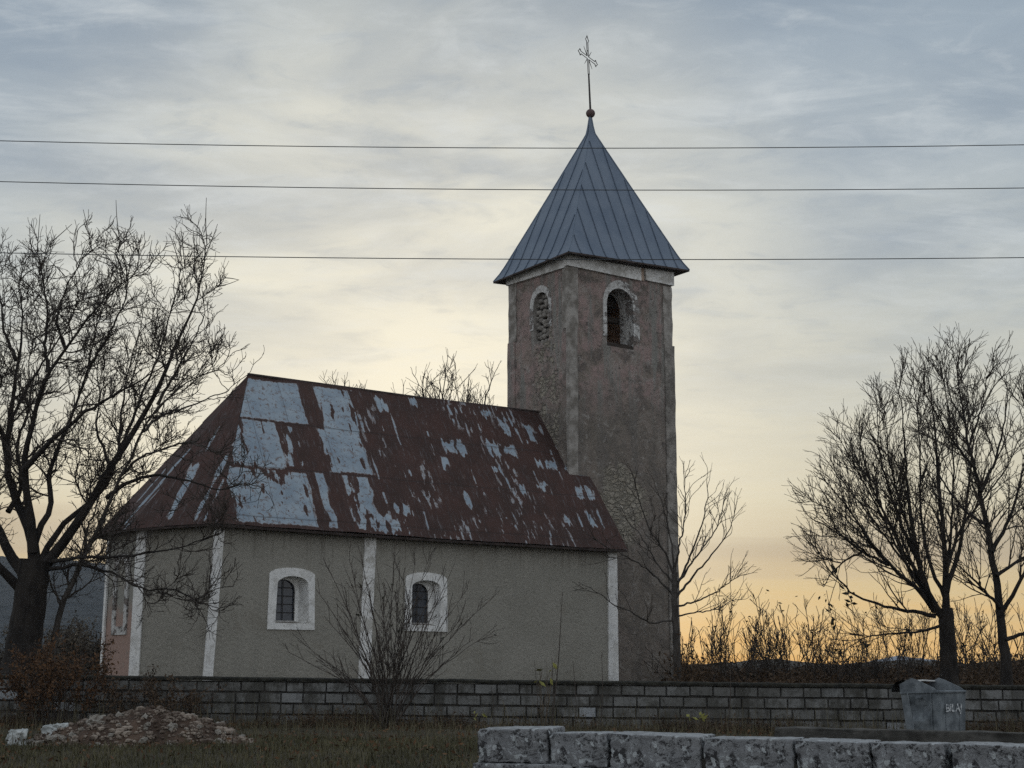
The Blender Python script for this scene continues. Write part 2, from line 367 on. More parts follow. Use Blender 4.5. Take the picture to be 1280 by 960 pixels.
M = dict(
    render=m_render(), white=m_white(), white2=m_white('chipped_limewash', .9), apse=m_apse(), tower=m_tower(), roof=m_roof(), spire=m_spire(),
    blocks=m_blocks(), lichen=m_lichen(),
    mortar=simple('dark_mortar', (.020, .019, .017), (.060, .056, .050), 3),
    moss=simple('dark_moss', (.012, .012, .010), (.035, .034, .026), 9, bscale=40, bstr=.9, bdist=.03),
    cornice=m_white('cornice_plaster', .8), worn=m_worn(),
    pil=simple('corner_plaster', (.165, .150, .132), (.35, .33, .305), 3.0, bscale=14, bstr=.8, bdist=.03),
    pil2=simple('corner_rough_plaster', (.14, .128, .115), (.30, .28, .255), 3.5, bscale=11, bstr=1, bdist=.05),
    wood=simple('old_beam', (.028, .022, .018), (.055, .045, .038), 3, stretch=(1, 1, 6)),
    eave=simple('eave_boards', (.035, .028, .025), (.07, .055, .05), 4),
    inner=simple('belfry_inside_plaster', (.36, .27, .215), (.50, .40, .32), 2),
    pane=simple('window_glass', (.035, .042, .055), (.055, .065, .08), 2, rough=.16, bstr=.15, bdist=.01, spec=.5),
    iron=simple('dark_iron', (.022, .021, .021), (.045, .038, .034), 20, rough=.6),
    ball=simple('rusty_copper_ball', (.075, .045, .045), (.11, .07, .065), 9, rough=.6),
    cable=simple('weathered_cable', (.045, .05, .055), rough=.6),
    bark=simple('grey_bark', (.040, .035, .031), (.085, .076, .068), 5, bscale=16, bstr=1, bdist=.04, stretch=(1, 1, .35)),
    bark2=simple('dark_bark', (.014, .012, .011), (.034, .029, .025), 5, bscale=18, bstr=1, bdist=.03, stretch=(1, 1, .35)),
    twig=simple('twig_bark', (.040, .033, .028), (.060, .050, .042), 3),
    shrub=simple('shrub_bark', (.040, .033, .029), (.080, .066, .056), 4),
    stalk=simple('dry_stalk', (.080, .060, .042), (.15, .118, .078), 5),
    rust_leaf=simple('withered_brown_leaf', (.060, .034, .020), (.130, .070, .034), 3, lo=.3, hi=.7),
    dark_leaf=simple('dark_leaf', (.018, .020, .013), (.035, .034, .020), 3),
    yel_leaf=simple('yellow_leaf', (.17, .17, .045), (.26, .25, .07), 3),
    bramble=simple('bramble_leaf', (.050, .034, .022), (.092, .060, .036), 1.5),
    scrub=simple('autumn_scrub_leaf', (.060, .054, .044), (.095, .078, .058), 1.0),
    grass=simple('short_grass', (.055, .053, .028), (.105, .094, .050), .9),
    drygrass=simple('dry_grass', (.075, .068, .040), (.125, .108, .066), 1.2),
    limestone=simple('pale_limestone', (.19, .17, .145), (.33, .31, .275), 5, bscale=14, bstr=.7, bdist=.02),
    white_stone=simple('white_boulder', (.24, .255, .25), (.46, .48, .47), 4, bscale=12, bstr=.7, bdist=.03),
    rubble=simple('rubble_stone', (.075, .054, .041), (.27, .225, .185), 2.6, lo=.42, hi=.6,  bscale=12, bstr=.7, bdist=.02),
    earth=simple('brown_earth', (.045, .030, .022), (.105, .070, .050), 4, bscale=12, bstr=1, bdist=.05),
    zincbin=simple('galvanised_steel', (.090, .104, .116), (.195, .218, .235), 5, rough=.75, bscale=3, bstr=.15, bdist=.01, metal=0.0),
    binlid=simple('dull_lid_edge', (.46, .46, .45), (.62, .62, .60), 6, rough=.6),
    black=simple('rubber_and_shade_black', (.012, .012, .012), (.02, .02, .02), 6, rough=.7),  # wheel rubber, and the shade painted inside the waste container
    paint=simple('white_brush_paint', (.60, .62, .63), (.16, .18, .20), 22, lo=.45, hi=.6),
    concrete=simple('old_concrete', (.030, .029, .026), (.085, .082, .075), 4, bscale=16, bstr=.8, bdist=.02),
)

# ------------------------------------------------------------------ terrain
def gz(x, y):
    x = np.asarray(x, float); y = np.asarray(y, float)
    z = .05+.25*sstep(y, 12, 20)+.05*sstep(y, 20, 27)+.12*sstep(y, 28, 34)
    z = z-.14*sstep(x, -4, 9)*sstep(y, 15, 22)*(1-sstep(y, 30, 40))
    z = z+.45*sstep(y, 36, 52)*sstep(x-.08*y, 0, 5)+.30*sstep(y, 52, 75)
    z = z-3.5*sstep(y, 90, 200)
    z = z+.05*(fbm(x*.6+40, y*.6+40, 3)-.5)*sstep(y, 4, 14)*(1-sstep(y, 60, 100))
    return z
def build_ground():
    ys = np.concatenate([np.arange(-40, 6, 4.), np.arange(6, 34, .3), np.arange(34, 80, 1.2), np.geomspace(80, 9000, 34)])
    xs = np.concatenate([-np.geomspace(8000, 22, 26), np.arange(-20, 20.1, .45), np.geomspace(22, 8000, 26)])
    X, Y = np.meshgrid(xs, ys); Z = gz(X, Y)
    V = np.stack([X, Y, Z], -1).reshape(-1, 3); n = len(xs)
    i = (np.arange(len(ys)-1)[:, None]*n+np.arange(n-1)[None]).ravel()
    m, T = newmat('ground_soil_and_turf'); P = T.pos
    c = T.mix(T.smooth(T.noise(P, .9, 6, .65), .35, .65), (.042, .038, .022), (.075, .062, .040))
    c = T.mix(T.smooth(T.noise(P, 6, 6, .7), .5, .7), c, (.028, .024, .017))
    finish(T, c, .95, T.noise(P, 18, 6, .7), .9, .05)
    tag(obj('ground', V, np.stack([i, i+1, i+n+1, i+n], 1), m, smooth=True), kind='structure')
build_ground()
def forest_mat(name, a, b, sc_=.06):
    m, T = newmat(name); P = T.pos
    c = T.mix(T.smooth(T.noise(P, sc_*.3, 6, .6), .35, .65), a, b)
    c = T.mix(T.smooth(T.noise(P, sc_*2, 5, .7), .45, .7), c, tuple(x*.55 for x in a))
    finish(T, c, 1.0, T.noise(P, sc_*2, 6, .7), 1, 6); return m
def build_hill(name, pts, Y, depth, mat, rough, n=420):
    """ridge given by picture points at distance Y, falling away towards and beyond"""
    P = np.array([at(px, py, Y) for px, py in pts]); xs = np.linspace(P[0, 0], P[-1, 0], n); top = np.interp(xs, P[:, 0], P[:, 2])
    k = 46; tt = np.linspace(-1, 1, k); X = np.repeat(xs[None], k, 0)
    Yv = Y+tt[:, None]*depth*(1+.15*(fbm(xs*.004, xs*0+3)[None]-.5))+0*X
    prof = np.cos(tt*math.pi/2)**1.25
    Z = -4+(top[None]+4)*prof[:, None]
    Z = Z+rough*(fbm(X*.045, Yv*.045, 4)-.5)*2*prof[:, None]+.45*rough*(fbm(X*.25, Yv*.25, 3)-.5)*2*prof[:, None]
    V = np.stack([X, Yv, Z], -1).reshape(-1, 3)
    i = (np.arange(k-1)[:, None]*n+np.arange(n-1)[None]).ravel()
    tag(obj(name, V, np.stack([i, i+1, i+n+1, i+n], 1), mat, smooth=True), kind='structure')
build_hill('wooded_hill', [(-900, 760), (-500, 715), (-200, 690), (0, 698), (60, 708), (100, 703), (150, 707), (230, 718), (330, 745), (450, 790), (560, 838)], 850, 330,
           forest_mat('hill_forest', (.028, .036, .042), (.055, .062, .066)), 3.0)
build_hill('far_ridge', [(620, 832), (760, 826), (880, 830), (960, 824), (1040, 832), (1110, 828), (1200, 830), (1330, 822), (1500, 815), (1800, 822)], 420, 90,
           forest_mat('ridge_wood', (.030, .030, .026), (.055, .050, .040), .12), 1.2)
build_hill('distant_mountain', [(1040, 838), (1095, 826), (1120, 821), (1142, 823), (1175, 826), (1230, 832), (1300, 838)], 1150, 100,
           forest_mat('mountain_haze_slope', (.16, .19, .25), (.22, .25, .30), .03), 1.5)  # blue haze of distance is put into the slope's colour

# ------------------------------------------------------------------ church (local axes: x along the nave, y away from the viewer, z up)
TH = R(38); A0 = at(270, 655, 36.0)
church = thing('church', 'old grey village church with peeling red tin roof and square bell tower', 'church', (A0[0], A0[1], 0), TH)
W, L, ZE, ZR = 5.5, 12.67, 4.78, 9.0
Z0 = .2
def arch(c, wd, zb, zs, zt, n=14, wb=None):
    """opening outline: bottom-left, up, over the arch, down to bottom-right"""
    wb = wb or wd
    p = [(c-wb/2, zb), (c-wd/2, zs)]
    for i in range(1, n): a = math.pi*(1-i/n); p.append((c+wd/2*math.cos(a), zs+(zt-zs)*math.sin(a)))
    return p+[(c+wd/2, zs), (c+wb/2, zb)]
def ring(mb, A, B, closed=False):
    """quads between two 3-D outlines of equal length"""
    n = len(A); f = [(i, (i+1) % n, n+(i+1) % n, n+i) for i in range(n if closed else n-1)]
    mb.add(list(A)+list(B), f)
def wall_face(mb, to3, x0, x1, z0, z1, holes, xb0=None):
    """a wall sheet with arched holes; to3(x, z) places it"""
    xs = x0; xsb = x0 if xb0 is None else xb0
    def quad(a, b, c, d): mb.add([to3(*a), to3(*b), to3(*c), to3(*d)], [(0, 1, 2, 3)])
    for h in holes:
        (bl, zb), (tl, zs) = h[0], h[1]; tr = h[-2][0]; br = h[-1][0]
        quad((xsb, z0), (bl, z0), (bl, zb), (xsb if xb0 is not None else xs, zb))
        mb.add([to3(xsb if xb0 is not None else xs, zb), to3(bl, zb), to3(tl, zs), to3(tl, z1), to3(xs, z1)], [(0, 1, 2, 3, 4)])
        quad((bl, z0), (br, z0), (br, zb), (bl, zb))
        for i in range(1, len(h)-2):
            (ax, az), (bx, bz) = h[i], h[i+1]; quad((ax, az), (bx, bz), (bx, z1), (ax, z1))
        nx = br+.08
        mb.add([to3(br, zb), to3(nx, zb), to3(nx, z1), to3(tr, z1), to3(tr, zs)], [(0, 1, 2, 3, 4)])
        quad((br, z0), (nx, z0), (nx, zb), (br, zb))
        xs = xsb = nx; xb0 = None
    if xb0 is not None: mb.add([to3(xsb, z0), to3(x1, z0), to3(x1, z1), to3(xs, z1)], [(0, 1, 2, 3)])
    else: quad((xs, z0), (x1, z0), (x1, z1), (xs, z1))
near = lambda d=0.0: (lambda x, z: (x, d, z))
# nave walls
w1 = arch(2.115, .86, 2.42, 3.36, 3.56, wb=.93); w2 = arch(6.065, .90, 2.44, 3.42, 3.60)
mb = MB()
wall_face(mb, near(), 0, L, Z0, ZE+.2, [w1, w2], xb0=-.22)
mb.add([(L, 0, Z0), (L, W, Z0), (L, W, ZE), (L, W/2, ZR-.12), (L, 0, ZE)], [(0, 1, 2, 3, 4)])
mb.add([(L, W, Z0), (0, W, Z0), (0, W, ZE), (L, W, ZE)], [(0, 1, 2, 3)])
mb.build('nave_wall', M['render'], church)
BX, BY = -1.08, 1.90
Bp, Bq = (BX, BY), (BX, W-BY)
mb = MB()
mb.add([(-.22, 0, Z0), (BX-.05, BY, Z0), (BX, BY, ZE), (0, 0, ZE)], [(0, 3, 2, 1)])
mb.add([(BX, W-BY, Z0), (0, W, Z0), (0, W, ZE), (BX, W-BY, ZE)], [(0, 1, 2, 3)])
mb.build('apse_wall', M['render'], church)
mb = MB(); mb.add([(BX-.05, BY, Z0), (BX-.05, W-BY, Z0), (BX, W-BY, ZE), (BX, BY, ZE)], [(0, 3, 2, 1)])
o = mb.build('apse_end_wall', M['apse'], church); o['label'] = 'narrow end wall of bare pinkish plaster'
# blind window on the end wall
ny = W/2-.05; bw = arch(ny, .50, 2.35, 3.75, 3.95)
fr = arch(ny, .86, 2.15, 3.78, 4.13)
mb = MB(); e3 = lambda d: (lambda p: (BX-.012-d, p[0], p[1]))
ring(mb, [e3(.05)(p) for p in fr], [e3(.05)(p) for p in bw], True); ring(mb, [e3(-.03)(p) for p in fr], [e3(.05)(p) for p in fr], True)
ring(mb, [e3(.05)(p) for p in bw], [e3(.0)(p) for p in bw], True)
bl = mb.build('blind_window', M['worn'], church)
mb = MB(); mb.add([e3(.004)(p) for p in bw], [tuple(range(len(bw)))]); mb.build('infill', M['render'], bl)
# pilasters
def pilaster(name, B, T, out, mat, parent=None):
    """B, T: two plan points each at foot and head; out: outward offset"""
    (b0, b1), (t0, t1) = B, T; ox, oy = out
    mb = MB(); mb.hexa([(b0[0], b0[1], Z0), (b1[0], b1[1], Z0), (b1[0]+ox, b1[1]+oy, Z0), (b0[0]+ox, b0[1]+oy, Z0)],
                       [(t0[0], t0[1], ZE), (t1[0], t1[1], ZE), (t1[0]+ox, t1[1]+oy, ZE), (t0[0]+ox, t0[1]+oy, ZE)])
    return mb.build(name, mat, parent or church)
pilaster('pilaster', ((-.25, .02), (-.01, .02)), ((-.03, .02), (.22, .02)), (0, -.065), M['white'])
da = np.array([BX, BY]); da = da/np.linalg.norm(da); na = np.array([-da[1], da[0]]); na = na if na[1] < 0 or na[0] < 0 else -na
P_ = lambda t, b=0.0: tuple(np.array([0-b, 0])+da*t)
LB = math.hypot(BX, BY)
pilaster('pilaster', (P_(LB-.25, .04), P_(LB+.02, .06)), (P_(LB-.25), P_(LB+.02)), tuple(na*.06), M['white'])
pilaster('pilaster', ((BX-.06, W-BY-.10), (BX-.06, W-BY+.02)), ((BX-.01, W-BY-.10), (BX-.01, W-BY+.02)), (-.05, 0), M['white'])
pilaster('pilaster', ((4.0, .02), (4.34, .02)), ((4.16, .02), (4.50, .02)), (0, -.06), M['white2'])
pilaster('pilaster', ((12.32, .02), (L+.02, .02)), ((12.36, .02), (L+.02, .02)), (0, -.07), M['white'])
# nave windows
def nave_window(outer, c, wd, zb, zt, label):
    P = lambda pts, d: [(x, d, z) for x, z in pts]
    big = arch(c, wd+.0, zb, zt-.17, zt, wb=wd+.05)
    mb = MB(); ring(mb, P(big, -.03), P(outer, -.03), True); ring(mb, P(big, .01), P(big, -.03), True)
    cg = c-.07                                              # the glazing sits left of the middle of its splayed recess
    zg0, zg1 = zb+.22, zt-.27
    back = arch(cg, .84, outer[0][1]+.02, zg1-.12, zg1+.10); gl = arch(cg, .64, zg0, zg1-.27, zg1)
    ring(mb, P(outer, -.03), P(back, .26), True); ring(mb, P(back, .26), P(gl, .26), True); ring(mb, P(gl, .26), P(gl, .36), True)
    win = mb.build('window', M['white'], church); win['label'] = label
    mb = MB(); mb.add(P(gl, .33), [tuple(range(len(gl)))]); mb.build('pane', M['pane'], win)
    mb = MB(); P3 = P(gl, .30)
    for i in range(len(P3)): mb.bar(P3[i], P3[(i+1) % len(P3)], .014, 4)
    mb.bar((cg, .30, zg0), (cg, .30, zg1), .011, 4)
    for k in range(1, 5):
        z = zg0+(zg1-zg0)*k/5; mb.bar((cg-.31, .30, z), (cg+.31, .30, z), .009, 4)
    mb.build('lattice', M['iron'], win)
    mb = MB(); mb.hexa([(cg-.38, .05, zg0-.09), (cg+.38, .05, zg0-.09), (cg+.36, .262, zg0-.07), (cg-.36, .262, zg0-.07)],
                       [(cg-.38, .05, zg0-.05), (cg+.38, .05, zg0-.05), (cg+.36, .262, zg0-.01), (cg-.36, .262, zg0-.01)])
    mb.build('sill', M['pil'], win)
nave_window(w1, 2.09, 1.26, 2.27, 3.76, 'left window, unobscured')
nave_window(w2, 6.07, 1.30, 2.29, 3.80, 'right window behind the shrub stems')
# nave roof -------------------------------------------------------
RS0, RS1, EO, EZ = 2.2, 12.86, -.32, 4.70
light = [  # bare zinc sheets: s along, q down the slope (seams lean, so s is taken at the ridge)
    (1.2, 3.62, .02, .315, 0), (1.0, 2.62, .315, .64, .16), (.8, 3.12, .64, .985, .10), (3.34, 3.68, .63, .985, .1), (4.10, 5.24, .02, .62, .04), (3.86, 4.24, .32, .63, .1),
    (4.15, 5.05, .63, .985, .48), (4.6, 5.8, .88, .985, .2), (2.62, 3.2, .33, .62, .62), (6.06, 6.5, .05, .14, .15), (7.2, 7.6, .02, .07, .1), (9.7, 10.3, .03, .10, .5), (10.25, 11.05, .08, .22, .3), (11.0, 11.5, .11, .26, .4),
    (9.45, 10.6, .28, .385, .25), (7.9, 8.7, .31, .40, .3), (7.6, 7.9, .44, .52, .2), (9.35, 9.75, .45, .53, .2), (10.75, 11.3, .55, .63, .25), (10.1, 10.35, .58, .67, .2), (8.0, 8.2, .68, .77, .2),
    (9.0, 9.5, .78, .90, .45), (11.25, 11.6, .78, .85, .25), (5.5, 6.1, .79, .86, .35), (12.2, 12.9, .56, .66, .25), (12.2, 12.8, .72, .86, .45), (12.15, 12.6, .0, .45, .2), (11.1, 11.9, .38, .45, .45)]
def roof_patch(s, q):
    sp = s+.42*q                                               # seams drift along the slope
    X = sp*1.0; Yq = q*5.4
    wob = (fbm(X*9, Yq*1.6, 4)-.5)*.26; wob2 = (fbm(X*14+50, Yq*3.0, 3)-.5)*.16
    pe = np.zeros_like(s)
    for s0, s1, q0, q1, dirt in light:
        if q1-q0 < .22:      # small remnants end in a comb of streaks
            cmb = (fbm(X*12+s0*11, Yq*.35+q0*20, 3)-.5)*.5
            d = np.minimum(np.minimum(sp-s0, s1-sp)+wob*.9, np.minimum(q-q0, q1-q)*5.4+cmb)
        else: d = np.minimum(np.minimum(sp-s0, s1-sp)+wob+wob2*.6, np.minimum(q-q0, q1-q)*5.4+wob2*.5)
        m = sstep(d, -.04, .10)
        if dirt: m = m*(1-sstep(fbm(X*6.5+s0*7, Yq*1.5+q0*31, 5), .62-dirt*.30, .70-dirt*.26))
        pe = np.maximum(pe, m)
    # streaked, flaking strips right of the big sheets
    st = sstep(fbm(X*12, Yq*2.6+11, 5), .54, .66)*sstep(fbm(X*.9+3, Yq*.55+8, 3), .44, .60)*sstep(sp, 4.6, 5.6)
    lines = np.zeros_like(s)
    for k, c in enumerate((5.35, 6.45, 7.5, 8.6, 9.75, 10.9, 11.9)):
        lines = np.maximum(lines, sstep(.05-np.abs(sp-c-.0)+wob*.6, 0, .06)*sstep(fbm(Yq*2.6+k*13, X*0+k*5., 3), .50, .60))
    pe = np.maximum(pe, np.maximum(st*.62, lines*.75))
    return pe
def add_attr(me, name, vals, typ='FLOAT'):
    a = me.attributes.new(name, typ, 'POINT'); a.data.foreach_set('vector' if typ == 'FLOAT_VECTOR' else 'value', np.asarray(vals, np.float32).ravel())
def lap(q):   # each row of sheets laps over the one below
    t = (q-.005)/.3125; return .014*(t-np.floor(t))
nrm = np.array([0, -(ZR-EZ), W/2-EO]); nrm = nrm/np.linalg.norm(nrm)
def slope_main():
    ns, nq = 520, 210
    S, Q = np.meshgrid(np.linspace(0, 1, ns), np.linspace(0, 1, nq))
    s_l = RS0+(-.12-RS0)*Q; s = s_l+(RS1-s_l)*S
    y = W/2+(EO-W/2)*Q; z = ZR+(EZ-ZR)*Q
    bumpy = (fbm(s*.8, Q*3, 3)-.5)*.07+(fbm(s*2.6+9, Q*7, 3)-.5)*.025+lap(Q)-.03*np.sin(math.pi*(s-0)/12.7)*Q*1.0
    V = np.stack([s, y+nrm[1]*bumpy, z+nrm[2]*bumpy], -1).reshape(-1, 3)
    i = (np.arange(nq-1)[:, None]*ns+np.arange(ns-1)[None])
    c = s[:-1, :-1]; qq = Q[:-1, :-1]; yy = y[:-1, :-1]
    keep = ~((c > 12.06) & (yy > 1.31) & (c < 20))           # cut away where the tower stands
    i = i[keep].ravel()
    o = obj('nave_roof', V, np.stack([i, i+ns, i+ns+1, i+1], 1), M['roof'], church, True)
    add_attr(o.data, 'peel', roof_patch(s, Q)); add_attr(o.data, 'slope_uv', np.stack([s+.42*Q, Q*5.4, 0*s], -1), 'FLOAT_VECTOR')
    return o
nroof = slope_main()
def slope_tri(name, apex, e0, e1, strips, n=70):
    """a hip face with loose streaks of bare zinc"""
    apex, e0, e1 = map(np.array, (apex, e0, e1))
    S, Q = np.meshgrid(np.linspace(0, 1, n), np.linspace(0, 1, n))
    P = apex+(e0-apex)*(Q*(1-S))[..., None]+(e1-apex)*(Q*S)[..., None]
    nn = np.cross(e1-apex, e0-apex); nn = nn/np.linalg.norm(nn); nn = nn if nn[2] > 0 else -nn
    ln = np.linalg.norm(e1-e0); hq = np.linalg.norm((e0+e1)/2-apex)
    P = P+nn*((fbm(S*ln*1.2+3, Q*4, 3)-.5)*.05+lap(Q))[..., None]
    i = (np.arange(n-1)[:, None]*n+np.arange(n-1)[None]).ravel()
    o = obj(name, P.reshape(-1, 3), np.stack([i, i+n, i+n+1, i+1], 1), M['roof'], nroof, True)
    x = (S-.5)*Q*ln; pe = np.zeros_like(S)
    for c, wd, q0, q1 in strips:
        d = np.minimum(wd/2-np.abs(x-c*ln*1.0), np.minimum(Q-q0, q1-Q)*3)
        pe = np.maximum(pe, sstep(d+(fbm(x*7+c*40, Q*9, 4)-.5)*.26, -.02, .07))
    add_attr(o.data, 'peel', pe); add_attr(o.data, 'slope_uv', np.stack([x+len(strips)*3.1, Q*hq, 0*x], -1), 'FLOAT_VECTOR')
AP = (RS0, W/2, ZR); Ae = (-.12, EO, EZ); Be = (BX-.30, BY-.12, EZ-.06); Bf = (BX-.30, W-BY+.12, EZ-.06); Af = (-.12, W-EO, EZ)
slope_tri('hip_face', AP, Be, Ae, [(.27, .24, .27, .52), (.22, .14, .56, .99), (.33, .07, .72, .97), (-.10, .30, .60, .97), (-.06, .12, .36, .56)])
slope_tri('hip_face', AP, Bf, Be, [(.2, .16, .5, .97), (-.05, .10, .62, .9), (.36, .10, .7, .99)])
slope_tri('hip_face', AP, Af, Bf, [])
mb = MB(); mb.add([AP, Af, (RS1, W-EO, EZ), (RS1, W/2, ZR)], [(0, 1, 2, 3)]); o = mb.build('rear_slope', M['eave'], nroof)
# eaves: boarded underside, front edge, ridge cap, verge
mb = MB(); EN = [Ae, Be, Bf, Af]; IN = [(.02, .02, EZ+.06), (BX+.02, BY, EZ+.03), (BX+.02, W-BY, EZ+.03), (0, W, EZ+.06)]
for i in range(3): mb.add([np.array(EN[i])-[0, 0, .05], np.array(EN[i+1])-[0, 0, .05], IN[i+1], IN[i]], [(0, 1, 2, 3)]); mb.add([EN[i], EN[i+1], np.array(EN[i+1])-[0, 0, .05], np.array(EN[i])-[0, 0, .05]], [(0, 1, 2, 3)])
xs = np.linspace(-.12, RS1, 40)
for a, b in zip(xs[:-1], xs[1:]):
    sg = lambda x: EZ-.03*math.sin(math.pi*x/12.7)-.02
    mb.add([(a, EO+.015, sg(a)), (b, EO+.015, sg(b)), (b, EO+.03, sg(b)-.06), (a, EO+.03, sg(a)-.06), (b, .02, EZ+.0), (a, .02, EZ+.0)], [(0, 1, 2, 3), (3, 2, 4, 5)])
mb.add([(RS1-.01, EO+.02, EZ-.06), (RS1-.01, W/2, ZR-.14), (L, W/2, ZR-.16), (L, 0, EZ-.02)], [(0, 1, 2, 3)])
mb.build('eaves', M['eave'], nroof)
mb = MB(); mb.tube([(RS0-.03, W/2, ZR+.01), (5, W/2, ZR-.0), (8, W/2, ZR-.015), (12.08, W/2, ZR+.03)], .035, 6); mb.build('ridge_cap', M['eave'], nroof)
# small flashing where the roof meets the tower corner
mb = MB(); mb.add([(12.0, 1.20, 6.78), (12.75, 1.22, 6.80), (12.75, 1.335, 6.98), (12.0, 1.335, 7.02)], [(0, 1, 2, 3)])
mb.build('flashing', M['zincbin'], nroof)
# ------------------------------------------------------------------ tower
TX0, TX1, TY0, TY1, TZ = 12.07, 16.36, 1.33, 4.17, 13.72
bel = arch(14.17, 1.10, 11.06, 12.38, 12.93, 20); belo = arch(14.24, 1.52, 11.30, 12.38, 13.20, 20)
nic = arch(2.60, .74, 11.15, 12.33, 12.74, 20); nico = arch(2.62, 1.06, 11.35, 12.33, 12.95, 20)
# the tower narrows a little as it rises
def tp(x, y, z):
    k = .06*(1-np.clip(z/TZ, 0, 1)); return (x+(k if x > 14 else -k), y+(k if y > 2.7 else -k), z)
mb = MB()
def tnear(x, z): return (x, TY0, z)
def tleft(y, z): return (TX0, y, z)
wall_face(mb, tnear, TX0, TX1, Z0, TZ, [bel]); wall_face(mb, tleft, TY0, TY1, Z0, TZ, [nic])
wall_face(mb, lambda x, z: (x, TY1, z), TX0, TX1, Z0, TZ, [bel]); wall_face(mb, lambda y, z: (TX1, y, z), TY0, TY1, Z0, TZ, [nic])
tower = mb.build('tower', M['tower'], church)
# linings of the openings and the room behind them
mb = MB(); D = .62
ring(mb, [(x, TY0, z) for x, z in bel], [(x, TY0+D, z) for x, z in bel])
mb.add([(bel[0][0], TY0, bel[0][1]), (bel[-1][0], TY0, bel[-1][1]), (bel[-1][0], TY0+D, bel[-1][1]), (bel[0][0], TY0+D, bel[0][1])], [(0, 1, 2, 3)])
mb.build('belfry_opening', M['worn'], tower)
mb = MB()
ring(mb, [(x, TY1, z) for x, z in bel], [(x, TY1-D, z) for x, z in bel]); ring(mb, [(TX1, y, z) for y, z in nic], [(TX1-D, y, z) for y, z in nic])
X0, X1, Y0, Y1 = TX0+D, TX1-D, TY0+D, TY1-D
wall_face(mb, lambda x, z: (x, Y0, z), X0, X1, 10.9, 13.7, [bel]); wall_face(mb, lambda x, z: (x, Y1, z), X0, X1, 10.9, 13.7, [bel])
wall_face(mb, lambda y, z: (X1, y, z), Y0, Y1, 10.9, 13.7, [nic]); mb.add([(X0, Y0, 10.9), (X0, Y1, 10.9), (X0, Y1, 13.7), (X0, Y0, 13.7)], [(0, 1, 2, 3)])
mb.add([(X0, Y0, 10.9), (X1, Y0, 10.9), (X1, Y1, 10.9), (X0, Y1, 10.9)], [(0, 1, 2, 3)])
mb.build('belfry_room', M['inner'], tower)
def surround(name, o_, i_, to, label, mat):
    mb = MB(); ring(mb, [to(p, .035) for p in o_], [to(p, .035) for p in i_]); ring(mb, [to(p, -.02) for p in o_], [to(p, .035) for p in o_]); ring(mb, [to(p, .035) for p in i_], [to(p, -.02) for p in i_])
    return mb.build(name, mat, tower)
i_ = arch(14.17, 1.102, 11.10, 12.38, 12.932, 20)
surround('arch_surround', arch(14.22, 1.50, 11.34, 12.38, 13.20, 20), arch(14.17, 1.102, 11.34, 12.38, 12.932, 20), lambda p, d: (p[0], TY0-d*.6, p[1]), '', M['worn'])
surround('arch_surround', arch(2.62, 1.04, 11.6, 12.33, 12.96, 20), arch(2.60, .742, 11.6, 12.33, 12.742, 20), lambda p, d: (TX0-d*.6, p[0], p[1]), '', M['worn'])
# niche blocked with rough stones
mb = MB(); ring(mb, [(TX0, y, z) for y, z in nic], [(TX0+.30, y, z) for y, z in nic], True)
mb.build('niche_lining', M['pil'], tower)
rng = np.random.default_rng(3)
def stone(rng, sx, sy, sz, sub=2, amp=.22, seed=None):
    bm = bmesh.new(); bmesh.ops.create_icosphere(bm, subdivisions=sub, radius=1)
    off = Vector(rng.uniform(-50, 50, 3)); V = []
    for v in bm.verts:
        p = v.co.normalized(); c = Vector([math.copysign(abs(a)**.72, a) for a in p])
        k = 1+amp*(mnoise.noise(p*1.3+off)+.5*mnoise.noise(p*3+off)+.22*mnoise.noise(p*7+off))
        V.append((c.x*k*sx, c.y*k*sy, c.z*k*sz))
    Fc = [tuple(v.index for v in f.verts) for f in bm.faces]; bm.free(); return np.array(V), Fc
mb = MB()
for z in np.arange(11.2, 12.75, .16):
    hw = .36 if z < 12.33 else .36*math.sqrt(max(0, 1-((z-12.33)/.41)**2))
    y = 2.60-hw
    while y < 2.60+hw-.02:
        ww = rng.uniform(.13, .26); V, Fc = stone(rng, .10, ww/2, .085, 2)
        mb.add(V+np.array([TX0+.17+rng.uniform(-.03, .03), min(y+ww/2, 2.60+hw-.05), z+.03*rng.standard_normal()]), Fc); y += ww
mb.build('stone_blocking', M['pil2'], tower, True)
# belfry timbers
mb = MB(); mb.box((13.45, TY0+.05, 10.98), (14.72, TY0+.22, 11.20)); mb.box((13.9, TY0+.72, 11.1), (14.06, TY0+.86, 13.5)); mb.box((13.4, TY0+.66, 12.02), (14.9, TY0+.80, 12.18))
mb.box((13.5, TY0+.75, 12.55), (14.7, TY0+1.2, 13.3)); mb.build('bell_frame', M['wood'], tower)
# cornice under the eaves with a broken gap on the broad side, and the corner strips
def cb(mb, x0, x1, z0, z1): mb.box((x0, TY0-.085, z0), (x1, TY0+.05, z1))
mb = MB(); cb(mb, TX0-.085, 15.02, 13.31, 13.72); mb.build('cornice', M['cornice'], tower)
mb = MB(); mb.hexa([(15.24, TY0-.085, 13.36), (TX1+.085, TY0-.085, 13.37), (TX1+.085, TY0+.05, 13.37), (15.24, TY0+.05, 13.36)], [(15.20, TY0-.085, 13.78), (TX1+.085, TY0-.085, 13.84), (TX1+.085, TY0+.05, 13.84), (15.20, TY0+.05, 13.78)]); mb.build('cornice', M['cornice'], tower)
mb = MB(); mb.box((TX0-.085, TY0+.052, 13.27), (TX0+.05, TY1+.085, 13.70)); mb.build('cornice', M['cornice'], tower)
mb = MB(); mb.box((TX0+.052, TY1-.05, 13.3), (TX1+.085, TY1+.085, 13.7)); mb.box((TX1-.05, TY0+.052, 13.3), (TX1+.085, TY1-.052, 13.7)); mb.build('cornice', M['cornice'], tower)
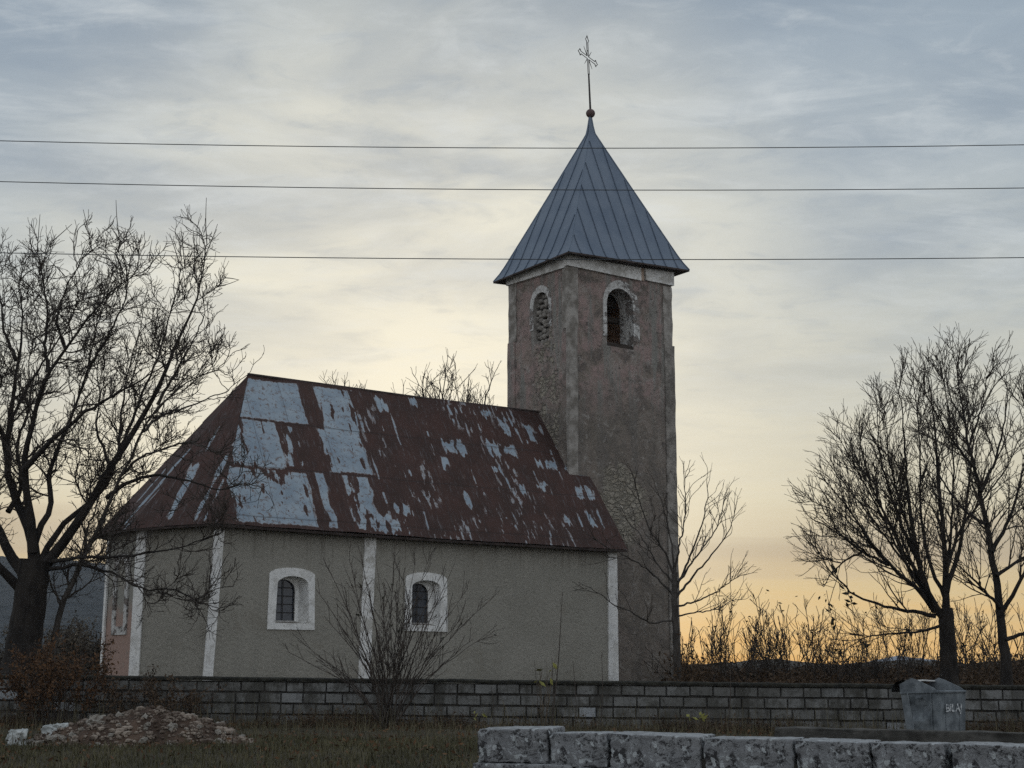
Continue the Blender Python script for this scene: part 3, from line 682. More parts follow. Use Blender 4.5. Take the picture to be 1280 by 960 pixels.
mb = MB(); mb.box((15.03, TY0-.03, 13.34), (15.19, TY0+.04, 13.8)); mb.build('bare_brick', M['inner'], tower)
def strip(x0, x1, y0, y1, zs, th, mat):
    """a corner strip with ragged, slightly changing width"""
    mb = MB(); rr = np.random.default_rng(int(x0*100+y0*10)); rows = []
    for z in zs:
        e = rr.uniform(-.02, .02, 3); rows.append([(x0+e[0]*(x0 > TX0+.2), y0+e[1]*(y0 > TY0+.2), z), (x1+e[0], y0+e[2]*.5*(y0 > TY0+.2), z), (x1+e[1], y1+e[2], z), (x0+e[2]*(x0 > TX0+.2), y1+e[0], z)])
    for a, b in zip(rows[:-1], rows[1:]): mb.add(a+b, [(0, 1, 5, 4), (1, 2, 6, 5), (2, 3, 7, 6), (3, 0, 4, 7)])
    mb.add(rows[-1], [(0, 1, 2, 3)]); return mb.build('corner_strip', mat, tower)
zu = np.linspace(11.4, 13.30, 9); zl = np.linspace(Z0, 11.4, 32)
strip(TX0-.035, TX0+.38, TY0-.035, TY0+.22, zu, 0, M['pil']); strip(TX0-.035, TX0+.33, TY0-.04, TY0+.05, zl, 0, M['pil'])
strip(TX1-.36, TX1+.02, TY0-.035, TY0+.3, zu, 0, M['pil']); strip(TX1-.34, TX1+.075, TY0-.04, TY0+.3, zl, 0, M['pil2'])
strip(TX0-.035, TX0+.3, TY1-.36, TY1+.02, zu, 0, M['pil']); strip(TX0-.04, TX0+.3, TY1-.30, TY1+.08, zl, 0, M['tower'])
strip(TX1-.3, TX1+.05, TY1-.3, TY1+.05, np.linspace(Z0, 13.30, 20), 0, M['pil2'])
# spire ------------------------------------------------------------
corn = np.array([(11.70, .84, 13.60), (16.82, .92, 13.88), (16.80, 4.62, 13.74), (11.72, 4.58, 13.42)]); apex = np.array([14.20, 2.66, 18.93])
HH = [0, .045, .089, .28, .476, .68, .86, .89, .905, .94, 1.0]; FF_ = [1, .935, .883, .682, .476, .264, .078, .048, .041, .028, .012]
ctr = corn.mean(0)
def spt(c, h, f): b = np.array([apex[0]+(c[0]-apex[0])*f, apex[1]+(c[1]-apex[1])*f, 0]); b[2] = c[2]+(apex[2]-c[2])*h; return b
mb = MB()
for h0, h1, f0, f1 in zip(HH[:-1], HH[1:], FF_[:-1], FF_[1:]):
    for i in range(4):
        c, d = corn[i], corn[(i+1) % 4]; mb.add([spt(c, h0, f0), spt(d, h0, f0), spt(d, h1, f1), spt(c, h1, f1)], [(0, 1, 2, 3)])
spire = mb.build('spire', M['spire'], church)
mb = MB(); dn = np.array([0, 0, -.05]); rim = [corn[i] for i in range(4)]; inn = [np.array(p) for p in ((TX0+.1, TY0+.1, 13.70), (TX1-.1, TY0+.1, 13.8), (TX1-.1, TY1-.1, 13.7), (TX0+.1, TY1-.1, 13.69))]
for i in range(4): j = (i+1) % 4; mb.add([rim[i], rim[j], rim[j]+dn, rim[i]+dn], [(0, 1, 2, 3)]); mb.add([rim[i]+dn, rim[j]+dn, inn[j], inn[i]], [(0, 1, 2, 3)])
mb.build('soffit', M['eave'], spire)
mb = MB()
for i in range(4):
    c, d = corn[i], corn[(i+1) % 4]; ln = np.linalg.norm(d-c); k = int(ln/.50)
    am = np.array([apex[0], apex[1], 0]); e = (d-c)/ln; out = np.cross(e, [0, 0, 1]); out = out/np.linalg.norm(out)
    t_ap = np.dot(apex-c, e)/ln                            # where the apex falls along this eave
    for a in np.linspace(0, 1, k+1)[1:-1]:
        P = []
        for h in np.linspace(0, .95, 40):
            f = np.interp(h, HH, FF_); lo, hi = t_ap*(1-f), t_ap*(1-f)+f
            if lo+.004 < a < hi-.004: q0, q1 = spt(c, h, f), spt(d, h, f); P.append(q0+(q1-q0)*((a-lo)/f)+out*.012)
        if len(P) > 2: mb.tube(P, .022, 5)
    P = [spt(c, h, f) for h, f in zip(HH, FF_)]; mb.tube(P, .022, 5)
mb.build('standing_seams', M['spire'], spire)
# ball and cross
bm = bmesh.new(); bmesh.ops.create_uvsphere(bm, u_segments=20, v_segments=12, radius=.15)
bc = np.array([14.21, 2.66, 19.06]); V = np.array([v.co for v in bm.verts])*[1, 1, .98]+bc; Fc = [tuple(v.index for v in f.verts) for f in bm.faces]; bm.free()
obj('ball', V, Fc, M['ball'], church, True)
lean = np.array([-.026, .022, 1.0]); lean /= np.linalg.norm(lean)
bdir = Matrix.Rotation(-TH, 3, 'Z') @ Vector((.50, .866, 0)); bdir = np.array(bdir)
o0 = bc+lean*.14; pt = lambda h, b=0.0: o0+lean*h+bdir*b
mb = MB(); mb.tube([pt(0), pt(1.22)], [.034, .026], 8); cross = mb.build('cross', M['iron'], church)
mb = MB(); hw = .045; H0, HT, HC, BL = 1.20, 2.50, 1.78, .50; rt = .0135
mb.tube([pt(H0, -hw), pt(HC-hw, -hw), pt(HC-hw, -BL)], rt, 5); mb.tube([pt(H0, hw), pt(HC-hw, hw), pt(HC-hw, BL)], rt, 5)
mb.tube([pt(HT-.16, -hw), pt(HC+hw, -hw), pt(HC+hw, -BL)], rt, 5); mb.tube([pt(HT-.16, hw), pt(HC+hw, hw), pt(HC+hw, BL)], rt, 5)
def trefoil(f): mb.tube([f(*p) for p in ((-.045, 0), (-.10, .03), (-.115, .07), (-.06, .10), (-.05, .13), (0, .21), (.05, .13), (.06, .10), (.115, .07), (.10, .03), (.045, 0))], rt, 5)
trefoil(lambda a, b: pt(HT-.16+b, a)); trefoil(lambda a, b: pt(HC+a, BL+b*.9)); trefoil(lambda a, b: pt(HC+a, -BL-b*.9))
for sx in (-1, 1):
    for sz in (-1, 1): mb.tube([pt(HC+sz*.05, sx*.05), pt(HC+sz*.30, sx*.27)], [.016, .007], 5)
mb.tube([pt(H0, -hw), pt(H0, hw)], rt, 5); mb.tube([pt(2.02, -hw), pt(2.02, hw)], rt, 5)
mb.build('openwork_arms', M['iron'], cross)

# ------------------------------------------------------------------ churchyard wall of concrete blocks
WY = 27.0
def wtop(x): return 1.165-.0105*(np.clip(x, -30, 30)+4.5)
def build_block_wall():
    rng = np.random.default_rng(11)
    root = thing('block_wall', 'long low grey concrete block wall with dark mossy top edge', 'wall', (0, WY, 0))
    V, Fc, tint = [], [], []
    x0, x1 = -16.0, 16.0
    ch = .190
    for c in range(6):
        x = x0-rng.uniform(0, .4)
        while x < x1:
            wd = rng.choice([.38, .40, .41, .39, .30, .22], p=[.25, .3, .15, .15, .1, .05]); a, b = x+.004, x+wd-.004
            dz = rng.uniform(-.006, .006); yo = rng.uniform(-.018, .012); yt = rng.uniform(-.005, .005)
            z1a, z1b = wtop(a)-.045-c*ch-.011+dz, wtop(b)-.045-c*ch-.011+dz; z0a, z0b = z1a-ch+.021, z1b-ch+.021
            ce = .012; i = len(V)
            V += [(a, yo+.05, z0a), (b, yo+.05, z0b), (b, yo+.05, z1b), (a, yo+.05, z1a), (a+ce, yo-yt, z0a+ce), (b-ce, yo+yt, z0b+ce), (b-ce, yo+yt, z1b-ce), (a+ce, yo-yt, z1a-ce)]
            Fc += [(i+4, i+5, i+6, i+7), (i, i+1, i+5, i+4), (i+1, i+2, i+6, i+5), (i+2, i+3, i+7, i+6), (i+3, i, i+4, i+7)]
            t = np.clip(rng.normal(.38, .24), 0, .78)
            if rng.random() < .06: t = rng.uniform(.80, .95)
            tint += [t]*8; x += wd
    o = obj('blocks', V, Fc, M['blocks'], root); add_attr(o.data, 'tint', tint)
    mb = MB(); xs = np.linspace(x0, x1, 30)
    for a, b in zip(xs[:-1], xs[1:]): mb.hexa([(a, .022, 0), (b, .022, 0), (b, .20, 0), (a, .20, 0)], [(a, .022, wtop(a)-.05), (b, .022, wtop(b)-.05), (b, .20, wtop(b)-.05), (a, .20, wtop(a)-.05)])
    mb.build('mortar', M['mortar'], root)
    n = 900; xs = np.linspace(x0, x1, n); k = 9; V = []
    prof = [(-.028, -.05), (-.034, -.018), (-.02, .004), (.03, .014), (.09, .018), (.15, .014), (.20, .0), (.215, -.02), (.21, -.05)]
    for j, x in enumerate(xs):
        h = .018*(fbm(np.array(x*4.), np.array(2.), 4)-.5)+.018*max(0, float(fbm(np.array(x*1.1), np.array(30.), 3))-.45)
        for (py, pz) in prof: V.append((x, py+.012*(float(fbm(np.array(x*9.), np.array(pz*60+5), 2))-.5), wtop(x)+pz*1.0+h*(1 if pz > -.04 else .8)))
    i = (np.arange(n-1)[:, None]*k+np.arange(k-1)[None]).ravel()
    obj('coping', V, np.stack([i, i+k, i+k+1, i+1], 1), M['moss'], root, True)
build_block_wall()

# ------------------------------------------------------------------ near wall of big lichen-covered stones
def big_block(rng, lx, ly, lz, n=(14, 7, 6), rnd=30.0, amp=.022):
    """rounded, weathered block centred on the origin"""
    V, Fc, idx = [], [], {}
    bm = bmesh.new(); bmesh.ops.create_cube(bm, size=2)
    bmesh.ops.subdivide_edges(bm, edges=bm.edges[:], cuts=18, use_grid_fill=True)
    off = Vector(rng.uniform(-90, 90, 3)); sk = rng.uniform(-.05, .05, 4)
    for v in bm.verts:
        p = np.sin(np.array(v.co)*math.pi/2); p = np.sin(p*math.pi/2) if False else p; q = p/ (np.sum(np.abs(p)**rnd)**(1/rnd)); q = q*np.array([lx, ly, lz])/2
        q[0] += sk[0]*q[2]; q[2] += sk[1]*q[0]*.35
        pv = Vector(q); d = amp*(.5*mnoise.noise(pv*3+off)+.7*mnoise.noise(pv*10+off)+.6*mnoise.noise(pv*24+off)+.35*mnoise.noise(pv*50+off))
        nn = p/np.linalg.norm(p); d = d*(.45 if p[2] > .95 else 1); v.co = Vector(q+nn*d)
    V = [tuple(v.co) for v in bm.verts]; Fc = [tuple(v.index for v in f.verts) for f in bm.faces]; bm.free(); return V, Fc
def build_stone_wall():
    rng = np.random.default_rng(21)
    # picture stations of the joints of the top course and height of its upper edge
    top = [(598, 684, 910), (687, 757, 916), (762, 874, 918), (880, 990, 923), (995, 1086, 926), (1090, 1180, 929), (1190, 1290, 931), (1294, 1420, 934), (1425, 1560, 936)]
    Yf = lambda px: 14.0-1.9*(px-598)/680
    root = thing('stone_wall', 'low rough wall of big lichen covered stone blocks in the foreground', 'wall', tuple(at(940, 980, 13.0)))
    root.location.z = 0
    ro = np.array(root.location)
    for k, (a, b, y) in enumerate(top):
        pa, pb = at(a-.5, y, Yf(a)), at(b+.5, y+1, Yf(b)); d = pb-pa; ln = math.hypot(d[0], d[1]); hz = .285+rng.uniform(-.01, .015)
        V, Fc = big_block(rng, ln, .50, hz)
        o = obj('stone_block', V, Fc, M['lichen'], root, True); mid = (pa+pb)/2
        ang = math.atan2(d[1], d[0]); nrm_ = np.array([-math.sin(ang), math.cos(ang), 0])
        o.location = Vector(mid+nrm_*.25-ro+np.array([0, 0, -hz/2])); o.rotation_euler = (rng.uniform(-.02, .02), 0, ang)
    px = 590; k = 0
    while px < 1560:
        wpx = rng.uniform(70, 150); a, b = px, px+wpx
        pa, pb = at(a, 950, Yf(a)), at(b, 950, Yf(b)); zt = at(a, 910+24*(a-598)/680, Yf(a))[2]-.30
        d = pb-pa; ln = math.hypot(d[0], d[1])-.02; V, Fc = big_block(rng, ln, .56, .32)
        o = obj('stone_block', V, Fc, M['lichen'], root, True); ang = math.atan2(d[1], d[0]); nrm_ = np.array([-math.sin(ang), math.cos(ang), 0])
        mid = (pa+pb)/2; mid[2] = zt-.165; o.location = Vector(mid+nrm_*.26-ro); o.rotation_euler = (0, 0, ang); px = b
    # earth and small stones packed behind and between the blocks
    pa, pb = at(604, 925, 14.1), at(1560, 945, Yf(1560)+.1); pa[2] = pb[2] = 0; d = pb-pa; ang = math.atan2(d[1], d[0]); nx = np.array([-math.sin(ang), math.cos(ang), 0])
    mb = MB(); A_, B_ = pa-ro, pb-ro; A_[2] = B_[2] = -.1
    up = lambda p, h: p+np.array([0, 0, h])
    mb.hexa([A_+nx*.05, B_+nx*.05, B_+nx*.40, A_+nx*.40], [up(A_+nx*.05, .72), up(B_+nx*.05, .55), up(B_+nx*.40, .55), up(A_+nx*.40, .72)]); mb.build('core', M['mortar'], root)
build_stone_wall()
# broken concrete ledge between the two walls
def build_ledge():
    rng = np.random.default_rng(5); a, b = at(972, 910, 18.5), at(1340, 917, 18.0); d = b-a
    V, Fc = big_block(rng, float(np.linalg.norm(d[:2])), .34, .5, rnd=26, amp=.045)
    o = obj('concrete_ledge', V, Fc, M['concrete'], None, True); m = (a+b)/2; o.location = (m[0], m[1]+.17, m[2]-.25); o.rotation_euler = (0, .0035, math.atan2(d[1], d[0]))
    tag(o, 'dark broken concrete ledge lying behind the rough stone wall', 'ledge')
build_ledge()

# ------------------------------------------------------------------ bare trees
def unit(a): return a/(np.linalg.norm(a, axis=-1, keepdims=True)+1e-9)
def grow(rng, S, D, Ln, Rd, K, wig, trop, tip=.35):
    n = len(S); P = np.zeros((n, K+1, 3)); P[:, 0] = S; d = unit(D)
    for k in range(K):
        d = unit(d+wig*rng.standard_normal((n, 3))+np.array([0, 0, trop])); P[:, k+1] = P[:, k]+d*(Ln/K)[:, None]
    t = np.linspace(0, 1, K+1)
    return P, Rd[:, None]*(1-(1-tip)*t)[None]
def lengths(P): return np.linalg.norm(np.diff(P, axis=1), axis=2).sum(1)
def spawn(rng, P, Rr, dens, t0, t1, ang, asd, lr, rr, lmin=.05, up=0.0, lfall=.5, absolute=False, rmax=1):
    Ln = lengths(P); n = rng.poisson(Ln*dens); idx = np.repeat(np.arange(len(P)), n); m = len(idx); K = P.shape[1]-1
    t = rng.uniform(t0, t1, m); f = t*K; i = np.minimum(f.astype(int), K-1); fr = f-i
    pos = P[idx, i]*(1-fr)[:, None]+P[idx, i+1]*fr[:, None]; tan = unit(P[idx, i+1]-P[idx, i])
    rv = rng.standard_normal((m, 3)); perp = unit(rv-(rv*tan).sum(1, keepdims=True)*tan)
    a = np.radians(rng.normal(ang, asd, m)); D = unit(np.cos(a)[:, None]*tan+np.sin(a)[:, None]*perp+np.array([0, 0, up]))
    base = 1.0 if absolute else Ln[idx]
    ln = np.maximum(base*rng.uniform(lr[0], lr[1], m)*(1-lfall*t), lmin)
    r = np.minimum((Rr[idx, i]*(1-fr)+Rr[idx, i+1]*fr)*rr, rmax)
    return pos, D, ln, r
def polyline(P, K):
    P = np.asarray(P, float); d = np.r_[0, np.cumsum(np.linalg.norm(np.diff(P, axis=0), axis=1))]; t = np.linspace(0, d[-1], K+1)
    Q = np.stack([np.interp(t, d, P[:, j]) for j in range(3)], 1)
    for _ in range(2): Q[1:-1] = (Q[:-2]+2*Q[1:-1]+Q[2:])/4
    return Q
def traced(rng, limbs, Y, K=20, squash=None):
    """limbs: (picture points, depth drift, start radius px, end radius px) at distance Y"""
    P, Rr = [], []
    for pts, dep, r0, r1 in limbs:
        if squash: pts = [(px, py if py > squash[0] else squash[0]-(squash[0]-py)*squash[1]) for px, py in pts]
        n = len(pts); y0, y1 = dep if isinstance(dep, tuple) else (0, dep)
        Q = polyline([at(px, py, Y+y0+(y1-y0)*i/(n-1)) for i, (px, py) in enumerate(pts)], K)
        Q[1:] += rng.standard_normal(Q[1:].shape)*.012
        P.append(Q); t = np.linspace(0, 1, K+1); Rr.append(((r0 if r1 > 3 else r0*.80)+((r1 if r1 > 3 else min(r1, .5))-(r0 if r1 > 3 else r0*.80))*t**.6)*Y/1933)
    return np.array(P), np.array(Rr)
def limbs_mesh(groups): return tubes(groups)
def tree_obj(root, trunk, crown, bark, twig='twig'):
    loc = np.array(root.location)
    V, Fc = tubes(trunk); obj('trunk', V-loc, Fc, M[bark], root, True)
    V, Fc = tubes(crown); return obj('crown', V-loc, Fc, M[twig], root, True)
def tips(rng, P, Rr, n, lr, sd=.35):
    D = np.repeat(unit(P[:, -1]-P[:, -2]), n, 0); m = len(D)
    return np.repeat(P[:, -1], n, 0), unit(D+rng.standard_normal((m, 3))*sd), rng.uniform(lr[0], lr[1], m), np.repeat(Rr[:, -1], n)*.9
def cat(a, b): return tuple(np.concatenate([x, y]) for x, y in zip(a, b))
def flare(P, Rr, extra=.5, h=.6):
    d = P[:, :, 2]-P[:, :1, 2]; return Rr*(1+extra*np.exp(-d/h*1.2))
# --- the gnarled tree on the left
def left_tree():
    rng = np.random.default_rng(4); Y = 30.0
    base = at(24, 850, Y); root = thing('gnarled_tree', 'big gnarled leafless tree with thick dark trunk at the left edge', 'tree', (base[0], base[1], float(gz(base[0], base[1]))))
    zb = root.location.z
    tr = [([(22, 866), (28, 820), (34, 775), (40, 735), (42, 700)], 0, 23, 19)]
    L1 = [
        ([(42, 715), (42, 685), (40, 658), (20, 630), (10, 595), (8, 551), (15, 520), (18, 470), (26, 420), (30, 370), (24, 318)], (0, 1.4), 12, 1.6),
        ([(41, 690), (36, 640), (30, 599), (32, 551), (41, 530), (50, 487), (60, 460), (82, 423), (110, 368), (137, 322), (165, 300)], (0, -1.5), 9, 1.3),
        ([(40, 690), (51, 654), (71, 630), (58, 607), (59, 591), (75, 551), (92, 515), (110, 455), (118, 400), (128, 350)], (0, 1.2), 7, 1.3),
        ([(30, 587), (59, 555), (99, 520), (146, 492), (183, 469), (215, 440)], (-.5, -1.9), 6, 1.2),
        ([(48, 720), (59, 702), (79, 678), (115, 626), (138, 583), (170, 535), (183, 515), (202, 478), (220, 414), (238, 364), (250, 322), (254, 285), (258, 249)], (0, .6), 11, .9),
        ([(45, 715), (63, 675), (79, 650), (115, 632), (140, 600), (150, 560), (152, 510), (160, 450), (172, 405)], (0, 2.0), 7, 1.2),
        ([(134, 622), (158, 601), (178, 597), (200, 591), (235, 601), (275, 614), (300, 606)], (.2, -1.8), 4.5, .9),
        ([(60, 703), (90, 697), (119, 695), (140, 698), (187, 691), (230, 684), (265, 669)], (0, -2.4), 4.0, .8),
        ([(58, 712), (100, 704), (144, 716), (175, 738), (218, 735), (258, 757)], (0, -1.6), 3.6, .8),
        ([(36, 725), (18, 708), (0, 662), (-40, 600), (-72, 520), (-82, 430), (-70, 370)], (0, .8), 11, 1.5),
        ([(10, 575), (-4, 515), (-30, 470), (-52, 400), (-40, 330)], (.8, -1.4), 6, 1.2),
        ([(25, 735), (-10, 700), (-60, 660), (-120, 640), (-170, 590)], (0, -1.5), 9, 1.5),
        ([(60, 460), (56, 414), (60, 355), (52, 300), (50, 272)], (-.9, -.6), 4, 1.0),
        ([(20, 440), (4, 390), (2, 340), (-6, 300)], (.8, 1.5), 4, 1.0),
        ([(110, 455), (130, 410), (150, 360), (160, 320), (146, 262)], (.8, .2), 3, .8),
        ([(150, 560), (175, 500), (196, 440), (212, 370), (225, 300), (226, 285)], (1.2, 1.6), 3.6, .8),
        ([(82, 423), (70, 370), (84, 310), (104, 268)], (-1, -1.6), 3, .8),
        ([(10, 640), (30, 610), (20, 560), (40, 500), (34, 440), (44, 400)], (.6, 1.9), 5, 1.2),
        ([(8, 551), (25, 500), (60, 430), (86, 380), (100, 330)], (.8, 2.2), 4, 1.0),
        ([(138, 583), (120, 540), (125, 490), (118, 440)], (.3, 1.4), 3.2, .9),
    ]
    stem = [([(62, 868), (66, 810), (71, 773), (83, 733), (103, 702), (135, 634), (150, 595), (178, 539), (197, 506), (238, 474), (256, 460), (272, 462)], (.5, -.9), 7.5, 1.0),
            ([(178, 539), (200, 520), (225, 512), (255, 500), (285, 488)], (-.1, .9), 3.2, .8), ([(103, 702), (110, 660), (122, 630), (128, 600)], (0, 1), 3, .8),
            ([(197, 506), (222, 460), (238, 434), (248, 412), (254, 398)], (-.4, -1.2), 3.2, .8), ([(150, 595), (176, 570), (210, 560), (236, 552), (252, 558)], (0, -1.3), 3, .8)]
    PT, RT = traced(rng, tr, Y); RT = flare(PT, RT, .35, .7)
    P0, R0 = traced(rng, L1, Y, 20, (480, .74))
    def crown_of(P0, R0, rng, d1=3.8, lim=None):
        s = cat(spawn(rng, P0, R0, d1, .2, 1.0, 44, 14, (.5, 1.5), .55, .3, .12, .5, True, .021), tips(rng, P0, R0, 2, (.3, .6)))
        P1, R1 = grow(rng, *s, 9, .20, .05, .4)
        s = cat(spawn(rng, P1, R1, 5.6, .1, 1.0, 46, 16, (.26, .85), .62, .12, .10, .35, True, .013), tips(rng, P1, R1, 1, (.2, .5)))
        P2, R2 = grow(rng, *s, 6, .22, .07, .5)
        s = cat(spawn(rng, P2, R2, 12.0, .1, 1.0, 48, 18, (.10, .40), .8, .06, .12, .3, True, .0085), tips(rng, P2, R2, 2, (.1, .3)))
        P3, R3 = grow(rng, *s, 4, .24, .10, .6)
        f = lambda Rr, m: np.maximum(Rr, m)
        return [(P1, f(R1, .0085), 5), (P2, f(R2, .0064), 4), (P3, f(R3, .0050), 3)]
    cr = crown_of(P0, R0, rng)
    # straight water shoots at the top
    sh = [((146, 300), (145, 250)), ((257, 300), (258, 247)), ((250, 320), (272, 280)), ((226, 330), (226, 284)), ((215, 330), (212, 292)), ((240, 330), (242, 290)), ((108, 300), (104, 262)), ((50, 320), (50, 268)), ((270, 340), (299, 350)), ((283, 400), (298, 350)), ((185, 330), (190, 300)), ((88, 320), (90, 280))]
    nodes = np.concatenate([cr[0][0].reshape(-1, 3), cr[1][0].reshape(-1, 3)]); PS = []
    for a, b in sh:
        i = np.argmin(((nodes-at(*a, Y))*[1, .25, 1]).__pow__(2).sum(1)); q = nodes[i]; e = at(*b, q[1]); PS.append(polyline([q, q+(e-q)*.5+rng.standard_normal(3)*.02, e], 5))
    PS = np.array(PS); RS = np.full(PS.shape[:2], .011)*np.linspace(1, .45, 6)
    tree_obj(root, [(PT, RT, 14), (P0, np.maximum(R0, .012), 8)], cr+[(PS, RS, 4)], 'bark2')
    b2 = at(62, 850, Y+.5); root2 = thing('leaning_tree', 'slender leafless tree leaning right, close beside the big gnarled trunk', 'tree', (b2[0], b2[1], float(gz(b2[0], b2[1]))))
    P0, R0 = traced(rng, stem, Y)
    tree_obj(root2, [(P0, np.maximum(R0, .012), 9)], crown_of(P0, R0, rng, 2.8), 'bark')
left_tree()
# --- the pair of lindens on the right
def fine_crown(rng, P0, R0, d1, l1, d2, l2, d3, l3, ang=36, up=.22, m=(.0088, .0066, .0052), t0=.15, wig=.07):
    s = spawn(rng, P0, R0, d1, t0, 1.0, ang, 9, l1, .55, .3, up, .62, True, .022); s = cat(s, tips(rng, P0, R0, 2, (.2, .5), .2)); P1, R1 = grow(rng, *s, 8, wig, .03, .4)
    s = spawn(rng, P1, R1, d2, .1, 1.0, ang+2, 10, l2, .62, .15, up*.6, .4, True, .014); s = cat(s, tips(rng, P1, R1, 1, (.2, .5), .2)); P2, R2 = grow(rng, *s, 6, wig*1.3, .03, .5)
    s = spawn(rng, P2, R2, d3, .1, 1.0, ang+4, 12, l3, .8, .08, up*.4, .35, True, .008); s = cat(s, tips(rng, P2, R2, 2, (.1, .3), .3)); P3, R3 = grow(rng, *s, 3, wig*1.5, .04, .6)
    return [(P1, np.maximum(R1, m[0]), 5), (P2, np.maximum(R2, m[1]), 4), (P3, np.maximum(R3, m[2]), 3)]
def right_trees():
    rng = np.random.default_rng(9); Y = 38.0
    trunk = [([(1187, 872), (1186, 831), (1184, 790), (1182, 760)], 0, 12, 9.5)]
    limbs = [
        ([(1183, 775), (1168, 764), (1158, 735), (1149, 706), (1141, 660), (1135, 615), (1131, 560), (1128, 500), (1124, 468)], -1.0, 7, 1.0),
        ([(1182, 765), (1183, 711), (1178, 660), (1175, 615), (1170, 560), (1168, 500), (1160, 450)], .6, 7, 1.0),
        ([(1183, 740), (1197, 697), (1206, 650), (1212, 590), (1218, 520), (1216, 470)], 1.4, 5, 1.0),
        ([(1168, 764), (1150, 738), (1111, 706), (1090, 680), (1070, 650), (1050, 620), (1036, 600)], -1.8, 5, .8),
        ([(1158, 735), (1130, 690), (1108, 650), (1088, 600), (1076, 550), (1074, 520)], 1.2, 4.5, .8),
        ([(1149, 706), (1120, 640), (1106, 590), (1098, 540), (1096, 500)], -1.6, 4, .8),
        ([(1170, 770), (1140, 764), (1105, 758), (1070, 745), (1046, 724), (1028, 700), (1020, 684)], .8, 4, .7),
        ([(1111, 706), (1077, 690), (1050, 668), (1030, 656), (1016, 650)], -1.4, 3, .7),
        ([(1182, 750), (1160, 700), (1150, 640), (1150, 560), (1148, 500), (1142, 455)], 1.9, 4, .8),
        ([(1183, 711), (1200, 660), (1230, 620), (1255, 585), (1272, 540)], 1.0, 3.6, .8),
        ([(1180, 780), (1150, 790), (1115, 792), (1085, 795), (1062, 808)], -1.0, 3, .7),
        ([(1077, 690), (1056, 700), (1040, 716), (1032, 730)], -1.5, 2.2, .6),
        ([(1168, 764), (1130, 700), (1100, 640), (1072, 580), (1056, 548)], .3, 3.6, .6), ([(1160, 740), (1120, 690), (1078, 632), (1046, 586)], 1.6, 3.2, .6),
        ([(1150, 710), (1128, 640), (1112, 570), (1106, 500)], -.4, 3.2, .6), ([(1111, 706), (1076, 668), (1050, 640), (1022, 628)], 1.0, 2.6, .6), ([(1183, 720), (1190, 650), (1192, 580), (1186, 500), (1180, 460)], -1.2, 3.2, .6)]
    b = at(1186, 845, Y); root = thing('linden_tree', 'large leafless broad crowned tree behind the wall, left one of the right hand pair', 'tree', (b[0], b[1], float(gz(b[0], b[1]))))
    PT, RT = traced(rng, trunk, Y); P0, R0 = traced(rng, limbs, Y, 20, (640, .87))
    tree_obj(root, [(PT, flare(PT, RT, .3), 12), (P0, np.maximum(R0, .012), 7)], fine_crown(rng, P0, R0, 3.6, (.7, 1.8), 4.4, (.4, 1.0), 4.4, (.16, .42), ang=33), 'bark2')
    Y = 36.0
    trunk = [([(1260, 876), (1257, 831), (1247, 735), (1235, 668), (1226, 611), (1211, 544), (1203, 490), (1198, 448), (1196, 426)], (0, .5), 11, 1.0)]
    limbs = [
        ([(1248, 770), (1270, 740), (1290, 690), (1310, 620), (1316, 560)], -1, 4.5, .8), ([(1240, 690), (1262, 650), (1275, 600), (1284, 540), (1286, 490)], .8, 4, .8),
        ([(1250, 760), (1228, 735), (1204, 712), (1180, 690)], -1.3, 3.4, .8), ([(1233, 655), (1205, 640), (1180, 600), (1165, 560), (1160, 540)], 1.2, 3.2, .8),
        ([(1226, 611), (1242, 570), (1254, 520), (1260, 470), (1258, 455)], .9, 3.4, .8), ([(1218, 575), (1192, 540), (1172, 500), (1160, 475)], -.9, 2.8, .7),
        ([(1211, 544), (1224, 500), (1232, 460), (1234, 440)], -.8, 2.4, .7), ([(1256, 800), (1285, 790), (1310, 760), (1340, 700)], .6, 4, .8), ([(1245, 720), (1275, 700), (1310, 680), (1340, 640)], 1.4, 3.6, .8), ([(1206, 510), (1190, 480), (1182, 450)], .5, 2, .6)]
    b = at(1258, 845, Y); root = thing('linden_tree', 'tall leafless tree with one leaning central trunk at the right edge', 'tree', (b[0], b[1], float(gz(b[0], b[1]))))
    PT, RT = traced(rng, trunk, Y, 30, (640, .86)); P0, R0 = traced(rng, limbs, Y, 20, (640, .86))
    cr = fine_crown(rng, P0, R0, 4.4, (.8, 2.0), 4.4, (.35, 1.0), 4.5, (.15, .42), ang=33); c2 = fine_crown(rng, PT, RT, 4.0, (.7, 1.7), 4.4, (.35, .9), 4.5, (.14, .4), t0=.35)
    tree_obj(root, [(PT, flare(PT, RT, .25), 12), (P0, np.maximum(R0, .012), 7)], cr+c2, 'bark2')
right_trees()
